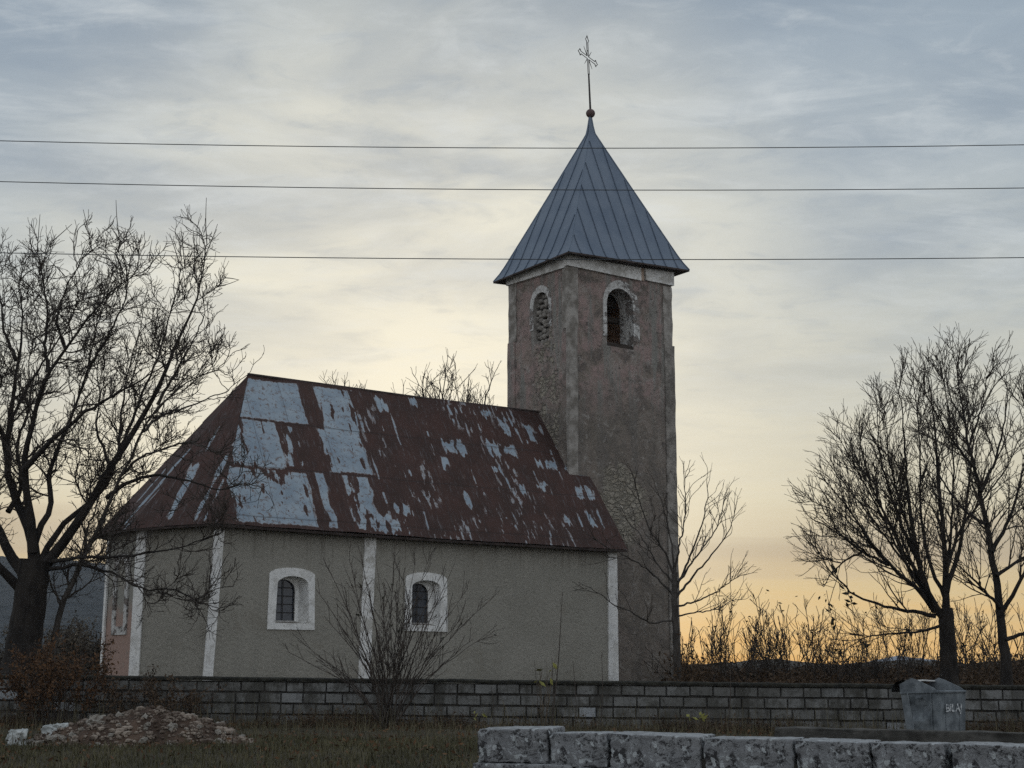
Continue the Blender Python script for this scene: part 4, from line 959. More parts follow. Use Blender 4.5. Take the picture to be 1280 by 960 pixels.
# --- the young tree in front of the tower's right corner
def corner_tree():
    rng = np.random.default_rng(13); Y = 41.0
    trunk = [([(847, 864), (846, 820), (844, 780), (843, 750), (843, 715)], 0, 5.5, 3.6)]
    limbs = [([(843, 750), (862, 725), (885, 695), (905, 665), (915, 640), (930, 680)][:5], -.7, 2.6, .6), ([(843, 760), (876, 750), (900, 737), (918, 724)], -.5, 2.0, .5), ([(843, 740), (860, 700), (878, 640), (886, 595), (884, 588)], .5, 2.6, .5),
             ([(843, 715), (850, 670), (858, 620), (856, 588)], -.4, 2.4, .5), ([(843, 720), (830, 680), (812, 650), (800, 610), (796, 590)], -.8, 2.4, .5), ([(843, 745), (815, 715), (785, 690), (765, 680), (748, 668)], -1, 2.2, .5),
             ([(844, 775), (812, 780), (790, 765), (765, 755), (748, 740)], -1.4, 2.0, .5), ([(843, 730), (820, 700), (800, 655), (786, 640)], .3, 2.0, .5), ([(843, 735), (870, 690), (895, 650), (903, 615)], .9, 2.2, .5), ([(843, 715), (838, 660), (830, 620), (826, 600)], .2, 2, .5),
             ([(844, 770), (875, 765), (898, 762), (915, 750)], .8, 1.8, .5)]
    b = at(846, 845, Y); root = thing('young_tree', 'small leafless tree with spreading twigs before the right corner of the tower', 'tree', (b[0], b[1], float(gz(b[0], b[1]))))
    PT, RT = traced(rng, trunk, Y); P0, R0 = traced(rng, limbs, Y, 20, (720, .82))
    tree_obj(root, [(PT, RT, 9), (P0, np.maximum(R0, .010), 6)], fine_crown(rng, P0, R0, 2.4, (.35, .85), 2.0, (.2, .5), 1.5, (.1, .3), ang=38, up=.1, m=(.0085, .0065, .0052), t0=.3), 'bark')
corner_tree()
# --- generic upright bare tree (local, at the origin)
def bare_tree(rng, h, r, wide=.5, twig=True):
    PT, RT = grow(rng, np.zeros((1, 3)), np.array([[0, 0, 1.]]), np.array([h*.72]), np.array([r]), 14, .05, .04, .3)
    s = cat(spawn(rng, PT, RT, 26/h, .45, 1.0, 44, 10, (h*.22*(wide+.5), h*.36*(wide+.5)), .6, .8, .15, .35, True, r*.5), tips(rng, PT, RT, 3, (h*.15, h*.25), .4)); P1, R1 = grow(rng, *s, 10, .11, .05, .25)
    s = cat(spawn(rng, P1, R1, 2.2, .2, 1.0, 40, 12, (h*.06, h*.14), .6, .4, .12, .4, True, .05), tips(rng, P1, R1, 2, (h*.03, h*.07))); P2, R2 = grow(rng, *s, 7, .13, .05, .4)
    s = cat(spawn(rng, P2, R2, 3.2, .15, 1.0, 42, 14, (h*.02, h*.06), .7, .2, .1, .4, True, .02), tips(rng, P2, R2, 2, (h*.015, h*.04))); P3, R3 = grow(rng, *s, 5, .15, .05, .5)
    return [(PT, RT, 9), (P1, np.maximum(R1, .02), 6)], [(P2, np.maximum(R2, .013), 4), (P3, np.maximum(R3, .009), 3)]
def far_trees():
    rng = np.random.default_rng(31)
    spots = [(520, 450, .95, 'bare tree behind church, widest crown rising above the middle of the ridge'), (541, 449, .45, 'bare tree behind church, tallest narrow crown above the ridge'), (559, 457, .5, 'bare tree behind church, rounded crown just right of the tallest one'),
             (576, 468, .4, 'bare tree behind church, low crown between the rounded one and the ridge dip'), (625, 458, .5, 'bare tree behind church, standing close against the left edge of the tower'), (458, 468, .9, 'bare tree behind church, small leftmost crown peeping over the ridge'), (486, 461, .9, 'bare tree behind church, second small crown from the left above ridge'), (602, 488, .3, 'bare tree behind church, lowest small crown near the tower')]
    for px, py, wide, lab in spots:
        Y = rng.uniform(60, 68); t = at(px, py, Y); g = float(gz(t[0], Y)); h = (t[2]-g)
        root = thing('bare_tree', lab, 'tree', (t[0], Y, g), 0, 'bare trees behind the church')
        a, c = bare_tree(rng, h, .20, wide); zmax = max(float(p[..., 2].max()) for p, _, _ in a+c); k = h/zmax
        sc_ = lambda G: [(p*k, r, s) for p, r, s in G]
        V, Fc = tubes(sc_(a)); obj('trunk', V, Fc, M['bark2'], root, True); V, Fc = tubes(sc_(c)); obj('crown', V, Fc, M['twig'], root, True)
far_trees()

# ------------------------------------------------------------------ shrubs and thickets
def leaves(rng, C, size, jitter=.5):
    """small folded leaf quads at the points C"""
    n = len(C); a = unit(rng.standard_normal((n, 3))); b = unit(np.cross(a, rng.standard_normal((n, 3)))); s = size*(1+jitter*rng.uniform(-1, 1, n))[:, None]
    V = np.stack([C-a*s, C+b*s*.45, C+a*s, C-b*s*.45], 1); return V.reshape(-1, 3), np.arange(4*n).reshape(n, 4)
def shrub_groups(rng, nst, h, spread, r, d2, l2, d3=4, l3=(.1, .3), base=.12, wig=.05, up=.10):
    a = rng.uniform(0, 2*np.pi, nst); k = np.sqrt(rng.uniform(0, 1, nst)); S = np.stack([np.cos(a)*k*base, np.sin(a)*k*base, np.zeros(nst)], 1)
    D = unit(np.stack([np.cos(a)*k*spread, np.sin(a)*k*spread, np.ones(nst)], 1)); Ln = h*rng.uniform(.65, 1.05, nst)*(1+.15*k)
    P0, R0 = grow(rng, S, D, Ln, np.full(nst, r)*rng.uniform(.7, 1.2, nst), 10, wig, up*.3, .3)
    s = spawn(rng, P0, R0, d2, .2, 1.0, 32, 10, l2, .6, .1, up, .4, True, .01); P1, R1 = grow(rng, *s, 6, .08, .03, .45)
    s = spawn(rng, P1, R1, d3, .1, 1.0, 36, 12, l3, .8, .06, up, .3, True, .006); P2, R2 = grow(rng, *s, 3, .1, .03, .6)
    return P0, R0, P1, np.maximum(R1, .0035), P2, np.maximum(R2, .0028)
def front_shrub():
    rng = np.random.default_rng(17); b = at(487, 893, 26.0); g = float(gz(b[0], b[1]))
    root = thing('leafless_shrub', 'many stemmed leafless shrub spreading like a fan before the block wall', 'shrub', (b[0], b[1], g))
    tips = [(372, 800), (395, 735), (415, 720), (436, 700), (450, 690), (470, 700), (492, 705), (500, 715), (520, 700), (538, 690), (553, 715), (568, 705), (585, 735), (600, 760), (612, 790), (360, 815), (405, 770), (428, 760), (480, 740), (512, 745), (545, 750), (575, 775), (460, 730), (528, 725), (395, 825), (592, 800), (440, 730), (505, 735)]
    P, Rr = [], []
    for px, py in tips:
        y = 26+rng.uniform(-.5, .35); e = at(px, py, y); s = np.array([b[0]+rng.uniform(-.14, .14), 26+rng.uniform(-.1, .1), g]); m = s+(e-s)*.45+np.array([-(e[0]-s[0])*.08, 0, .10*abs(e[0]-s[0])])
        P.append(polyline([s, m, e], 10)+rng.standard_normal((11, 3))*.008); Rr.append(np.linspace(.0135, .004, 11)*rng.uniform(.7, 1.15))
    P0, R0 = np.array(P), np.array(Rr); loc = np.array(root.location)
    V, Fc = tubes([(P0, R0, 6)]); obj('stems', V-loc, Fc, M['shrub'], root, True)
    s = spawn(rng, P0, R0, 5.5, .18, 1.0, 30, 10, (.3, .8), .6, .1, .15, .4, True, .008); P1, R1 = grow(rng, *s, 6, .07, .04, .45)
    s = spawn(rng, P1, R1, 3.5, .1, 1.0, 34, 10, (.1, .32), .8, .06, .1, .3, True, .005); P2, R2 = grow(rng, *s, 3, .1, .03, .6)
    V, Fc = tubes([(P1, np.maximum(R1, .004), 4), (P2, np.maximum(R2, .003), 3)]); obj('twigs', V-loc, Fc, M['shrub'], root, True)
    C = P1[rng.choice(len(P1), 46), -1]; V, Fc = leaves(rng, C, .035); obj('withered_leaves', V-loc, Fc, M['dark_leaf'], root)
front_shrub()
def brown_bush():
    rng = np.random.default_rng(19); b = at(70, 905, 26.2); g = float(gz(b[0], b[1]))
    root = thing('brown_bush', 'rust brown bush with withered leaves in front of the wall below the big tree', 'bush', (b[0], b[1], g))
    P0, R0, P1, R1, P2, R2 = shrub_groups(rng, 40, 1.18, .55, .010, 5, (.25, .6), 5, (.1, .3), .5, .07)
    V, Fc = tubes([(P0, R0, 5), (P1, R1, 4), (P2, R2, 3)]); obj('stems', V, Fc, M['shrub'], root, True)
    Q = np.concatenate([P1.reshape(-1, 3), P2.reshape(-1, 3)]); C = Q[rng.choice(len(Q), 5200)]+rng.standard_normal((5200, 3))*.04; C = C[C[:, 2] > .03]
    V, Fc = leaves(rng, C, .030); obj('foliage', V, Fc, M['rust_leaf'], root)
    b = at(192, 905, 26.4); g = float(gz(b[0], b[1]))
    root = thing('brown_bush', 'low dark bramble bush against the block wall behind the rubble heap', 'bush', (b[0], b[1], g))
    P0, R0, P1, R1, P2, R2 = shrub_groups(rng, 40, .78, 1.3, .007, 5, (.2, .5), 5, (.1, .25), .55, .10)
    V, Fc = tubes([(P0, R0, 4), (P1, R1, 3), (P2, R2, 3)]); obj('stems', V, Fc, M['shrub'], root, True)
    Q = np.concatenate([P1.reshape(-1, 3), P2.reshape(-1, 3)]); C = Q[rng.choice(len(Q), 2600)]+rng.standard_normal((2600, 3))*.04; C = C[C[:, 2] > .03]
    V, Fc = leaves(rng, C, .026); obj('foliage', V, Fc, M['bramble'], root)
brown_bush()
def thicket():
    rng = np.random.default_rng(23); protos = []
    lab = 'leafless shrub of thin upright shoots in the thicket behind the block wall'
    spots = [(858, 762), (872, 770), (888, 758), (904, 752), (918, 746), (930, 756), (944, 764), (958, 752), (972, 748), (985, 754), (1000, 770), (1014, 782), (1030, 770), (1046, 776), (1062, 768), (1078, 772), (1094, 780), (1110, 772), (1128, 766), (1146, 772), (1165, 762), (1210, 760), (1226, 752), (1240, 770), (1272, 764), (1290, 758), (1200, 775), (1152, 790), (1105, 800), (1070, 800)]
    for k, (px, py) in enumerate(spots):
        Y = rng.uniform(43, 50); t = at(px, py, Y); g = float(gz(t[0], Y)); h = t[2]-g
        if k < 5:
            root = thing('thicket_shrub', lab, 'shrub', (t[0], Y, g), 0, 'shrubs in the thicket right of the tower')
            P0, R0, P1, R1, P2, R2 = shrub_groups(rng, int(rng.integers(5, 12)), 2.4, .26, .012, 2.6, (.3, 1.1), 1.6, (.12, .3), .5, .08, .18); zm = P0[..., 2].max()
            V, Fc = tubes([(P0, np.maximum(R0, .008), 5), (P1, np.maximum(R1, .006), 4), (P2, np.maximum(R2, .005), 3)]); V[:, 2] *= 2.4/zm; obj('shoots', V, Fc, M['twig'], root, True)
            C = P1.reshape(-1, 3); C = C[rng.choice(len(C), 18)]; V, Fc = leaves(rng, C, .045); obj('withered_leaves', V, Fc, M['dark_leaf'], root); protos.append(root)
        else:
            root = copy_tree(protos[int(rng.integers(5))]); root.location = (t[0], Y, g)
        root.rotation_euler.z = rng.uniform(0, 6.28); s = h/2.4; root.scale = (rng.uniform(.8, 1.5), rng.uniform(.8, 1.5), s*rng.uniform(.6, 1.12)); root.rotation_euler.x = rng.normal(0, .09); root.rotation_euler.y = rng.normal(0, .09)
    # the creeper that still carries leaves
    b = at(1046, 838, 40.0); root = thing('leafy_creeper', 'thin climbing shoot with dark leaves rising left of the broad crowned tree', 'creeper', tuple(b[:2])+(float(gz(b[0], 40)),))
    loc = np.array(root.location); runs = [[(1050, 850), (1048, 815), (1043, 785), (1036, 755), (1033, 738)], [(1050, 850), (1056, 812), (1050, 790)], [(1082, 850), (1083, 800), (1070, 760), (1052, 730), (1040, 712)], [(1110, 850), (1108, 790), (1098, 760), (1094, 755)], [(1136, 850), (1138, 800), (1134, 780)]]
    P = np.array([polyline([at(px, py, 40+.3*i) for i, (px, py) in enumerate(r)], 12) for r in runs]); V, Fc = tubes([(P, np.full(P.shape[:2], .007), 4)]); obj('stems', V-loc, Fc, M['twig'], root, True)
    C = [at(px, py, 40.3) for px, py in [(1030, 748), (1035, 755), (1038, 760), (1036, 766), (1040, 773), (1041, 778), (1044, 785), (1050, 802), (1052, 806), (1046, 808), (1050, 814), (1054, 818), (1040, 712), (1044, 715), (1054, 732), (1058, 742), (1063, 752), (1066, 755), (1094, 759), (1101, 764), (1082, 807), (1083, 811), (1130, 782), (1136, 788), (1134, 794), (1140, 798), (1060, 755), (1066, 748), (1102, 757), (1084, 818)]]
    C = np.repeat(np.array(C), 3, 0)+rng.standard_normal((len(C)*3, 3))*.05; V, Fc = leaves(rng, C, .085); obj('leaves', V-loc, Fc, M['dark_leaf'], root)
    # tangled brambles along the far side of the wall: nobody could count them
    VV, FF2, bse = [], [], 0
    n = 18000; px = rng.uniform(846, 1600, n); Y = rng.uniform(39, 58, n); x = (px-640)/1933*Y; g = gz(x, Y)
    h = (.30+.62*fbm(x*.6, Y*.3, 3)+.35*sstep(px, 1080, 1240)+1.0*np.exp(-((px-850)/35)**2))*rng.uniform(.3, 1.0, n)
    S = np.stack([x, Y, g], 1); D = unit(np.stack([rng.normal(0, .5, n), rng.normal(0, .5, n), np.ones(n)], 1)); P, Rr = grow(rng, S, D, h, np.full(n, .008), 4, .2, -.05, .5)
    V1, F1 = tubes([(P, Rr, 3)])
    m = 50000; k = rng.choice(n, m); j = rng.integers(1, 5, m); C = P[k, j]+rng.standard_normal((m, 3))*.09; V2, F2 = leaves(rng, C, .06)
    o = obj('bramble_thicket', np.concatenate([V1, V2]), np.concatenate([F1, F2+len(V1)]), M['bramble']); tag(o, 'tangled brown brambles and dead weeds behind the block wall right of tower', 'brambles', kind='stuff')
thicket()
def left_scrub():
    rng = np.random.default_rng(29); lab = ['dull brown autumn scrub seen beyond the wall between big tree and church', 'grey brown leafless scrub beyond the wall close to the church end', 'olive scrub beyond the wall left of the big trunk', 'taller grey scrub beyond the wall behind the leaning tree', 'low brown scrub beyond the wall at the foot of the leaning tree']
    for k, (px, py, rad) in enumerate([(122, 792, 1.6), (96, 806, 1.4), (2, 800, 1.4), (76, 790, 1.4), (58, 818, 1.2)]):
        Y = rng.uniform(52, 60); t = at(px, py, Y); g = float(gz(t[0], Y)); h = t[2]-g
        root = thing('scrub_bush', lab[k], 'bush', (t[0], Y, g))
        P0, R0, P1, R1, P2, R2 = shrub_groups(rng, 34, h, rad*.45/max(h, .5), .02, 2.2, (.4, 1.0), 2.5, (.2, .5), rad*.5, .07)
        V, Fc = tubes([(P0, np.maximum(R0, .01), 5), (P1, np.maximum(R1, .008), 4), (P2, np.maximum(R2, .007), 3)]); obj('stems', V, Fc, M['shrub'], root, True)
        Q = np.concatenate([P1.reshape(-1, 3), P2.reshape(-1, 3)]); C = Q[rng.choice(len(Q), 2600)]+rng.standard_normal((2600, 3))*.1
        V, Fc = leaves(rng, C, .06); obj('foliage', V, Fc, M['scrub'], root)
left_scrub()
# single shoots and weeds along the near side of the wall
def shoots():
    rng = np.random.default_rng(37)
    big = [(703, 740, 'tall straight leafless sapling shoot before the plain part of the nave wall', .012), (716, 826, 'short dry shoot just right of the tall sapling shoot', .009), (752, 815, 'dry shoot right of the pair near the white corner strip', .009), (690, 822, 'short dry shoot just left of the tall sapling shoot', .008), (668, 826, 'short dry shoot beside the yellow leaved weed', .008), (614, 858, 'stiff dry stalk left of the stone wall end', .008), (913, 826, 'thin dark stalk standing before the block wall right of the tower', .009)]
    for px, py, lab, r in big:
        Y = 25.6+rng.uniform(-.4, .4); t = at(px, py, Y); bx = at(px-14 if px == 703 else px-rng.uniform(-6, 8), 900, Y); g = float(gz(bx[0], Y)); s = np.array([bx[0], Y, g])
        P0 = polyline([s, s+(t-s)*.5+np.array([.03, 0, 0]), t], 10)[None]; R0 = np.linspace(r, r*.35, 11)[None]; loc = s
        sp = spawn(rng, P0, R0, 3.0, .25, 1.0, 24, 6, (.06, .22), .7, .05, .2, .3, True, .005); P1, R1 = grow(rng, *sp, 4, .06, .05, .5)
        V, Fc = tubes([(P0, R0, 6), (P1, np.maximum(R1, .003), 3)]); o = obj('dry_shoot', V-loc, Fc, M['shrub'], None, True, Vector(s)); tag(o, lab, 'shoot')
    for px, py, yb, Y, lab in [(679, 826, 900, 26.2, 'weed with a few yellow green leaves at the wall below the nave'), (601, 894, 905, 24.5, 'small yellow leaved weed near the end of the stone wall'), (877, 892, 905, 25.4, 'small yellow leaved weed before the block wall below the young tree')]:
        t = at(px, py, Y); g = float(gz(t[0], Y)); root = thing('yellow_weed', lab, 'weed', (t[0], Y, g)); h = t[2]-g
        P0, R0, P1, R1, P2, R2 = shrub_groups(rng, 7, h, .28, .006, 4, (.1, .3), 2, (.05, .1), .05); V, Fc = tubes([(P0, R0, 4), (P1, R1, 3)]); obj('stems', V, Fc, M['stalk'], root, True)
        C = P1[:, -1]; C = C[C[:, 2] > h*.65]; C = C[:max(7, len(C)//2)]; V, Fc = leaves(rng, C, .06); obj('leaves', V, Fc, M['yel_leaf'], root)
shoots()
# dead weeds and grass (uncountable)
def grass():
    rng = np.random.default_rng(41)
    def blades(n, xr, yr, h, wd, lean=.5, dens=None):
        x = rng.uniform(*xr, n); y = rng.uniform(*yr, n)
        if dens is not None: k = rng.random(n) < dens(x, y); x, y = x[k], y[k]
        n = len(x); z = gz(x, y); hh = h*rng.uniform(.4, 1.15, n)*(.6+.8*fbm(x*1.3, y*1.3, 3)); a = rng.uniform(0, 2*np.pi, n); l = lean*rng.uniform(0, 1, n)
        d = np.stack([np.cos(a), np.sin(a), 0*a], 1); p = np.stack([-np.sin(a), np.cos(a), 0*a], 1); B = np.stack([x, y, z-.01], 1); w_ = (wd*rng.uniform(.6, 1.3, n))[:, None]
        m = B+d*(hh*l*.35)[:, None]+np.array([0, 0, 1])*(hh*.6)[:, None]; t = B+d*(hh*l)[:, None]+np.array([0, 0, 1])*hh[:, None]*(1-.25*l)[:, None]
        V = np.stack([B-p*w_, B+p*w_, m+p*w_*.7, m-p*w_*.7, t+p*w_*.1, t-p*w_*.1], 1); i = np.arange(n)[:, None]*6
        return V.reshape(-1, 3), np.concatenate([i+np.array([0, 1, 2, 3]), i+np.array([3, 2, 4, 5])])
    off = lambda x, y: ~((np.abs(x+5.1) < 1.6) & (np.abs(y-21.7) < .75))
    V, Fc = blades(60000, (-9.5, 9), (14.2, 23.2), .10, .006, .7, lambda x, y: off(x, y)*(.55+.6*fbm(x*.5, y*.5, 3)))
    tag(obj('grass', V, Fc, M['grass']), 'short dull green grass on the verge in front of the wall', 'grass', kind='stuff')
    V1, F1 = blades(9000, (-9.5, 9.5), (22.4, 26.9), .20, .0045, .9, lambda x, y: off(x, y)*(.25+.9*sstep(y, 23, 26.5))); V2, F2 = blades(1500, (-9, 9.5), (25, 26.9), .55, .0035, .5)
    V3, F3 = blades(1100, (-9, 1), (16, 24), .26, .004, .8)
    V4, F4 = blades(900, (0, 5.2), (14.4, 15.2), .22, .0035, .6)
    V = np.concatenate([V1, V2, V3, V4]); Fc = np.concatenate([F1, F2+len(V1), F3+len(V1)+len(V2), F4+len(V1)+len(V2)+len(V3)])
    tag(obj('dead_grass', V, Fc, M['drygrass']), 'dead straw coloured grass and weeds along the foot of the walls', 'grass', kind='stuff')
    n = 2600; x = rng.uniform(-9.5, 5, n); y = rng.uniform(14.5, 26.8, n); C = np.stack([x, y, gz(x, y)+.05+rng.uniform(0, .05, n)], 1); V, Fc = leaves(rng, C, .03)
    tag(obj('leaf_litter', V, Fc, M['rust_leaf']), 'fallen brown leaves scattered over the grass verge', 'leaves', kind='stuff')
    # dark dry undergrowth at the foot of the wall
    n = 7000; x = rng.uniform(-9.5, 9.5, n); dn = fbm(x*.7+5, x*0+3, 3); k = rng.random(n) < sstep(dn, .38, .62)*.9+.12; x = x[k]; n = len(x); y = 26.85-np.abs(rng.normal(0, .4, n)); z = gz(x, y)
    S = np.stack([x, y, z], 1); D = unit(np.stack([rng.normal(0, .9, n), rng.normal(0, .5, n), np.ones(n)], 1)); P, Rr = grow(rng, S, D, .30*rng.uniform(.3, 1.3, n)*(.4+dn[k]), np.full(n, .0035), 4, .25, -.1, .5)
    V1, F1 = tubes([(P, Rr, 3)]); m = 12000; C = P[rng.choice(n, m), rng.integers(1, 5, m)]+rng.standard_normal((m, 3))*.03; V2, F2 = leaves(rng, C, .022)
    tag(obj('undergrowth', np.concatenate([V1, V2]), np.concatenate([F1, F2+len(V1)]), M['bramble']), 'dark withered undergrowth at the foot of the block wall', 'undergrowth', kind='stuff')
grass()

# ------------------------------------------------------------------ rubble heap and stones
def rubble():
    rng = np.random.default_rng(43); c = at(185, 925, 21.7); gx, gy = c[0], 21.7; g = float(gz(gx, gy))
    hx, hy, hh = 1.50, .85, .47
    def hz(x, y):
        u = (x-gx)/hx; v = (y-gy)/hy; r = np.sqrt(u*u*(1-.25*(u < 0))+v*v); return hh*np.clip(1-r**1.7, 0, None)*(.82+.36*fbm(x*2.6+7, y*2.6, 4))+.10*(fbm(x*6, y*6+3, 3)-.5)*(r < 1)
    n, m = 130, 70; X, Y = np.meshgrid(np.linspace(gx-hx*1.15, gx+hx*1.05, n), np.linspace(gy-hy*1.05, gy+hy*1.05, m)); Z = gz(X, Y)-.03+hz(X, Y)
    i = (np.arange(m-1)[:, None]*n+np.arange(n-1)[None]).ravel()
    V1 = np.stack([X, Y, Z], -1).reshape(-1, 3); F1 = [tuple(q) for q in np.stack([i, i+1, i+n+1, i+n], 1)]
    tag(obj('rubble_heap', V1, F1, M['earth'], None, True), 'low heap of brown earth and rubble in front of the wall at left', 'rubble heap', kind='stuff')
    mb = MB()
    for k in range(1500):
        x = gx+rng.uniform(-1.05, 1.0)*hx; y = gy+rng.uniform(-1.0, .9)*hy; h = float(hz(np.array(x), np.array(y)))
        if h < .015: continue
        s = rng.gamma(2.5, .0075)+.007; V, Fc = stone(rng, s, s*.85, s*.6, 1, .55); a = rng.uniform(0, 6.28); ca, sa = math.cos(a), math.sin(a)
        V = np.stack([V[:, 0]*ca-V[:, 1]*sa, V[:, 0]*sa+V[:, 1]*ca, V[:, 2]], 1); mb.add(V+np.array([x, y, float(gz(x, y))-.03+h+s*.25]), Fc)
    tag(mb.build('small_rubble', M['rubble']), 'countless small stones strewn over the rubble heap', 'rubble', kind='stuff')
    protos = []
    for k in range(6): V, Fc = stone(rng, 1, .8, .65, 2, .75); protos.append((V, Fc))
    o0 = {}
    for k in range(64):
        for _ in range(50):
            x = gx+rng.uniform(-1.12, 1.02)*hx; y = gy+rng.uniform(-1.02, .1)*hy; h = float(hz(np.array(x), np.array(y)))
            if (h > .02 and rng.random() < (1.1-.8*h/hh)) or (k % 9 == 0): break
        s = rng.uniform(.028, .066)*(1.4 if rng.random() < .12 else 1); p = int(rng.integers(6)); kind = 'limestone' if rng.random() < .55 else 'rubble'
        if (p, kind) not in o0: o = obj('loose_stone', *protos[p], M[kind]); o0[p, kind] = o
        else: o = o0[p, kind].copy(); COL.objects.link(o)
        o.location = (x, y, float(gz(x, y))-.03+max(h, 0)+s*.3); o.scale = (s, s, s); o.rotation_euler = rng.uniform(-.5, .5, 3)+np.array([0, 0, rng.uniform(0, 6)])
        tag(o, 'pale fist sized broken stone lying on the rubble heap', 'stone', 'loose stones on the rubble heap')
    for px, py, Y, sx, sy, sz, lab, rot in [(20, 924, 21.3, .13, .14, .15, 'rounded whitish boulder at the far left, left of the rubble heap', .3), (75, 914, 21.7, .21, .18, .12, 'flat topped white boulder at the left end of rubble heap', -.1), (122, 899, 21.8, .085, .08, .07, 'pale upright stone on the crest of the rubble heap', .6), (46, 931, 21.2, .09, .08, .06, 'small pale stone between the two white boulders', 1.0)]:
        V, Fc = stone(rng, sx, sy, sz, 4, .55); V[:, 2] = np.minimum(V[:, 2], sz*.80+.12*V[:, 0]+.01*rng.standard_normal(len(V))); t = at(px, py, Y); o = obj('boulder', V, Fc, M['white_stone' if sx > .12 else 'limestone'], None, False, Vector(t)); o.rotation_euler.z = rot; tag(o, lab, 'boulder')
rubble()

# ------------------------------------------------------------------ steel waste container
def waste_bin():
    Y = 25.2; b = at(1171, 925, Y); g = float(gz(b[0], Y))-.05; root = thing('waste_container', 'dented grey steel waste container with white lettering, lid open, before the wall', 'waste container', (b[0], Y, g), R(-53))
    root.rotation_euler.y = R(-2)
    # local: x = towards the lettered front (right in the picture), y = along the broad side
    fx, fy, h0, h1 = .38, .34, .12, .80; bx_, by_ = .335, .305
    def pane(n, to):  # dented sheet
        u, v = np.meshgrid(np.linspace(0, 1, n), np.linspace(0, 1, n)); P = to(u, v)
        i = (np.arange(n-1)[:, None]*n+np.arange(n-1)[None]).ravel(); return P.reshape(-1, 3), [tuple(q) for q in np.stack([i, i+1, i+n+1, i+n], 1)]
    rng = np.random.default_rng(3)
    def side(ax, sg, seed, amp):
        def to(u, v):
            hx_, hy_ = bx_+(fx-bx_)*v, by_+(fy-by_)*v; d = amp*(fbm(u*3+seed, v*3+seed, 3)-.5)*np.sin(math.pi*u)*np.sin(math.pi*np.clip(v, 0, 1))
            z = h0+(h1-h0)*v
            if ax == 0: return np.stack([sg*(hx_+d), (u*2-1)*hy_, z], -1)
            return np.stack([(u*2-1)*hx_, sg*(hy_+d), z], -1)
        return pane(22, to)
    mb = MB()
    for ax, sg, sd_, am in ((0, 1, 3, .03), (0, -1, 9, .02), (1, -1, 14, .17), (1, 1, 20, .02)): mb.add(*side(ax, sg, sd_, am))
    mb.add([(-bx_, -by_, h0), (bx_, -by_, h0), (bx_, by_, h0), (-bx_, by_, h0)], [(0, 1, 2, 3)])
    # ribs pressed in the side
    for sx in (-1, 1): mb.tube([(sx*.17, -by_-.012, h0), (sx*.23, -fy-.012, h1)], .014, 5); mb.tube([(fx*.98+.005, sx*.20, h1-.02), (bx_+.01, sx*.17, h0)], .012, 5)
    mb.build('body', M['zincbin'], root)
    mb = MB(); e = .03
    for a, b_ in (((-fx, -fy), (fx, -fy)), ((fx, -fy), (fx, fy)), ((fx, fy), (-fx, fy)), ((-fx, fy), (-fx, -fy))): mb.tube([(a[0], a[1], h1), (b_[0], b_[1], h1)], .022, 6)
    mb.build('rim', M['zincbin'], root)
    for sy in (-1, 1):   # cheek plates that carry the lid
        mb = MB(); yv = sy*(fy+.004); o = .012*sy
        pr = [(-fx, h1), (fx, h1+.0), (fx*.75, h1+.07), (-.02, h1+.20), (-.14, h1+.235), (-fx, h1+.14)]
        n = len(pr); mb.add([(x, yv, z) for x, z in pr]+[(x, yv+o, z) for x, z in pr], [tuple(range(n)), tuple(range(2*n-1, n-1, -1))]+[(i, (i+1) % n, n+(i+1) % n, n+i) for i in range(n)]); mb.build('cheek_plate', M['zincbin'], root)
        mb = MB(); mb.bar((.02, yv, h1-.08), (.02, yv+sy*.11, h1-.08), .026, 8); mb.build('lifting_pin', M['zincbin'], root)
    mb = MB(); A = [(-.30+.30*math.cos(t)*.9-.02, .30*math.sin(t)*.62+h1+.02) for t in np.linspace(.34*math.pi, .98*math.pi, 10)]
    V = [(x, -fy+.01, z) for x, z in A]+[(x, fy-.01, z) for x, z in A]; n = len(A); mb.add(V, [(i, i+1, n+i+1, n+i) for i in range(n-1)]); mb.build('lid', M['zincbin'], root)
    mb = MB(); mb.tube([(A[0][0], -fy+.03, A[0][1]), (A[0][0]+.015, 0, A[0][1]+.012), (A[0][0], fy-.03, A[0][1])], .014, 6); mb.build('lid_edge', M['binlid'], root)
    mb = MB(); mb.add([(-fx+.02, -fy+.02, h1-.10), (fx-.02, -fy+.02, h1-.10), (fx-.02, fy-.02, h1-.10), (-fx+.02, fy-.02, h1-.10)], [(0, 1, 2, 3)]); V2 = [(x*.96-.012, y*.98, z-.012) for x, y, z in V]; mb.add(V2, [(i, i+1, n+i+1, n+i) for i in range(n-1)]); mb.build('painted_inside_shade', M['black'], root)  # added black sheets: colour stands in for the shade under the lid
    for sx in (-1, 1):
        for sy in (-1, 1):
            mb = MB(); mb.tube([(sx*.19, sy*.17-.02, .06), (sx*.19, sy*.17+.02, .06)], .06, 12); mb.build('wheel', M['black'], root)
    # hand painted lettering on the front
    cu = bpy.data.curves.new('lettering', 'FONT'); cu.body = 'BILAJ'; cu.size = .17; cu.extrude = .0015; cu.offset = .0035; cu.align_x = 'CENTER'; cu.materials.append(M['paint'])
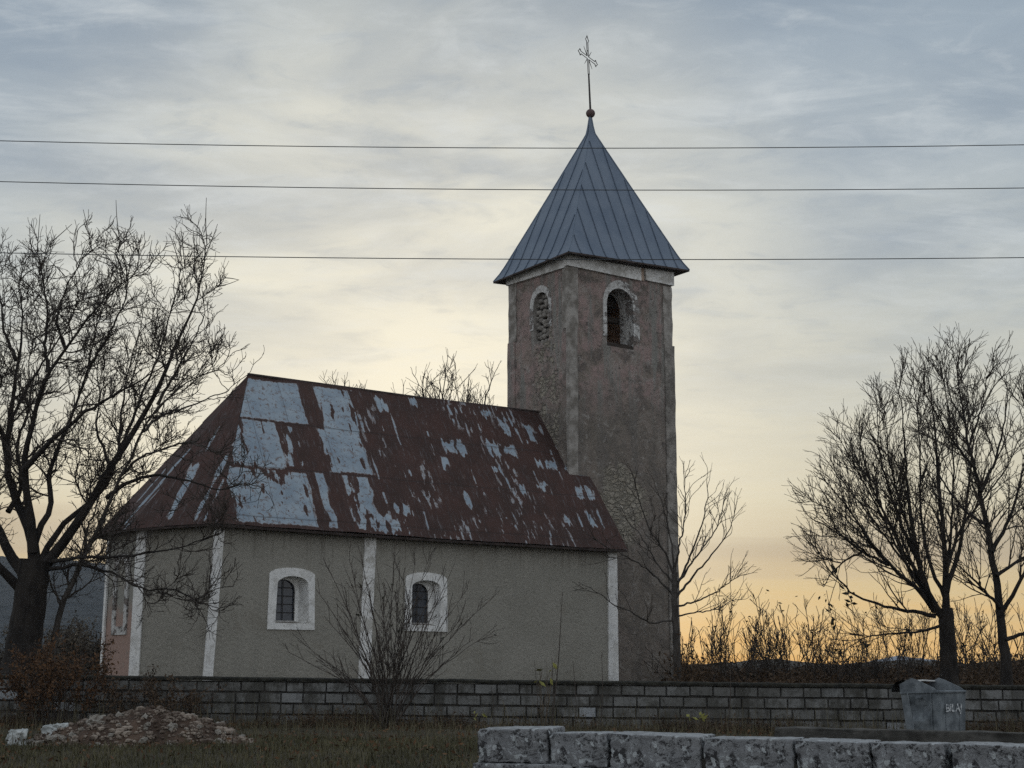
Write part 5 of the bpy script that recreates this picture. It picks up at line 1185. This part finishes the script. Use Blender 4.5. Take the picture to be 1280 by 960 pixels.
    tmp = bpy.data.objects.new('lettering', cu); COL.objects.link(tmp); bpy.context.view_layer.update()
    me = bpy.data.meshes.new_from_object(tmp.evaluated_get(bpy.context.evaluated_depsgraph_get())); bpy.data.objects.remove(tmp)
    t = bpy.data.objects.new('lettering', me); link(t, root); sl = (fx-bx_)/(h1-h0)
    tw = [v.co.x for v in me.vertices]; t0_, kx = (min(tw)+max(tw))/2, .40/(max(tw)-min(tw))
    for v in me.vertices:   # stand the letters up on the sloping front sheet
        tx, ty, tz = (v.co.x-t0_)*kx, v.co.y, v.co.z; zz = h1-.31+ty*1.0; v.co = (bx_+sl*(zz-h0)+.030+tz, tx*1.0-.01, zz)
waste_bin()

# ------------------------------------------------------------------ overhead cables
for pts, lab in [([(0, 176), (640, 185), (1280, 181)], 'uppermost of the three overhead cables crossing the sky'), ([(0, 227), (640, 237), (1280, 235)], 'middle one of the three overhead cables crossing the sky'), ([(0, 316), (640, 324), (1280, 322)], 'lowest of the three overhead cables, level with the tower eaves')]:
    Y = 21.0; Q = np.array([at(px, py, Y) for px, py in pts]); cz = np.polyfit(Q[:, 0], Q[:, 2], 2); xs = np.linspace(-34, 34, 60); P = np.stack([xs, np.full(60, Y), np.polyval(cz, xs)], 1)
    V, Fc = tubes([(P[None], np.full((1, 60), .0065), 6)]); tag(obj('power_cable', V, Fc, M['cable'], None, True), lab, 'cable', 'overhead cables above the church')

# ------------------------------------------------------------------ evening haze
def haze():
    m = bpy.data.materials.new('evening_haze'); m.use_nodes = True; T = NT(m.node_tree); T.n.clear()
    v = T.n.new('ShaderNodeVolumePrincipled'); v.inputs['Color'].default_value = (.72, .82, .95, 1); v.inputs['Density'].default_value = .00012; v.inputs['Anisotropy'].default_value = .0
    o = T.n.new('ShaderNodeOutputMaterial'); T.l.new(v.outputs[0], o.inputs['Volume'])
    mb = MB(); mb.box((-1300, -60, -6), (1300, 1330, 120)); tag(mb.build('haze', m), 'thin blue evening haze over the fields', 'haze', kind='stuff')
haze()
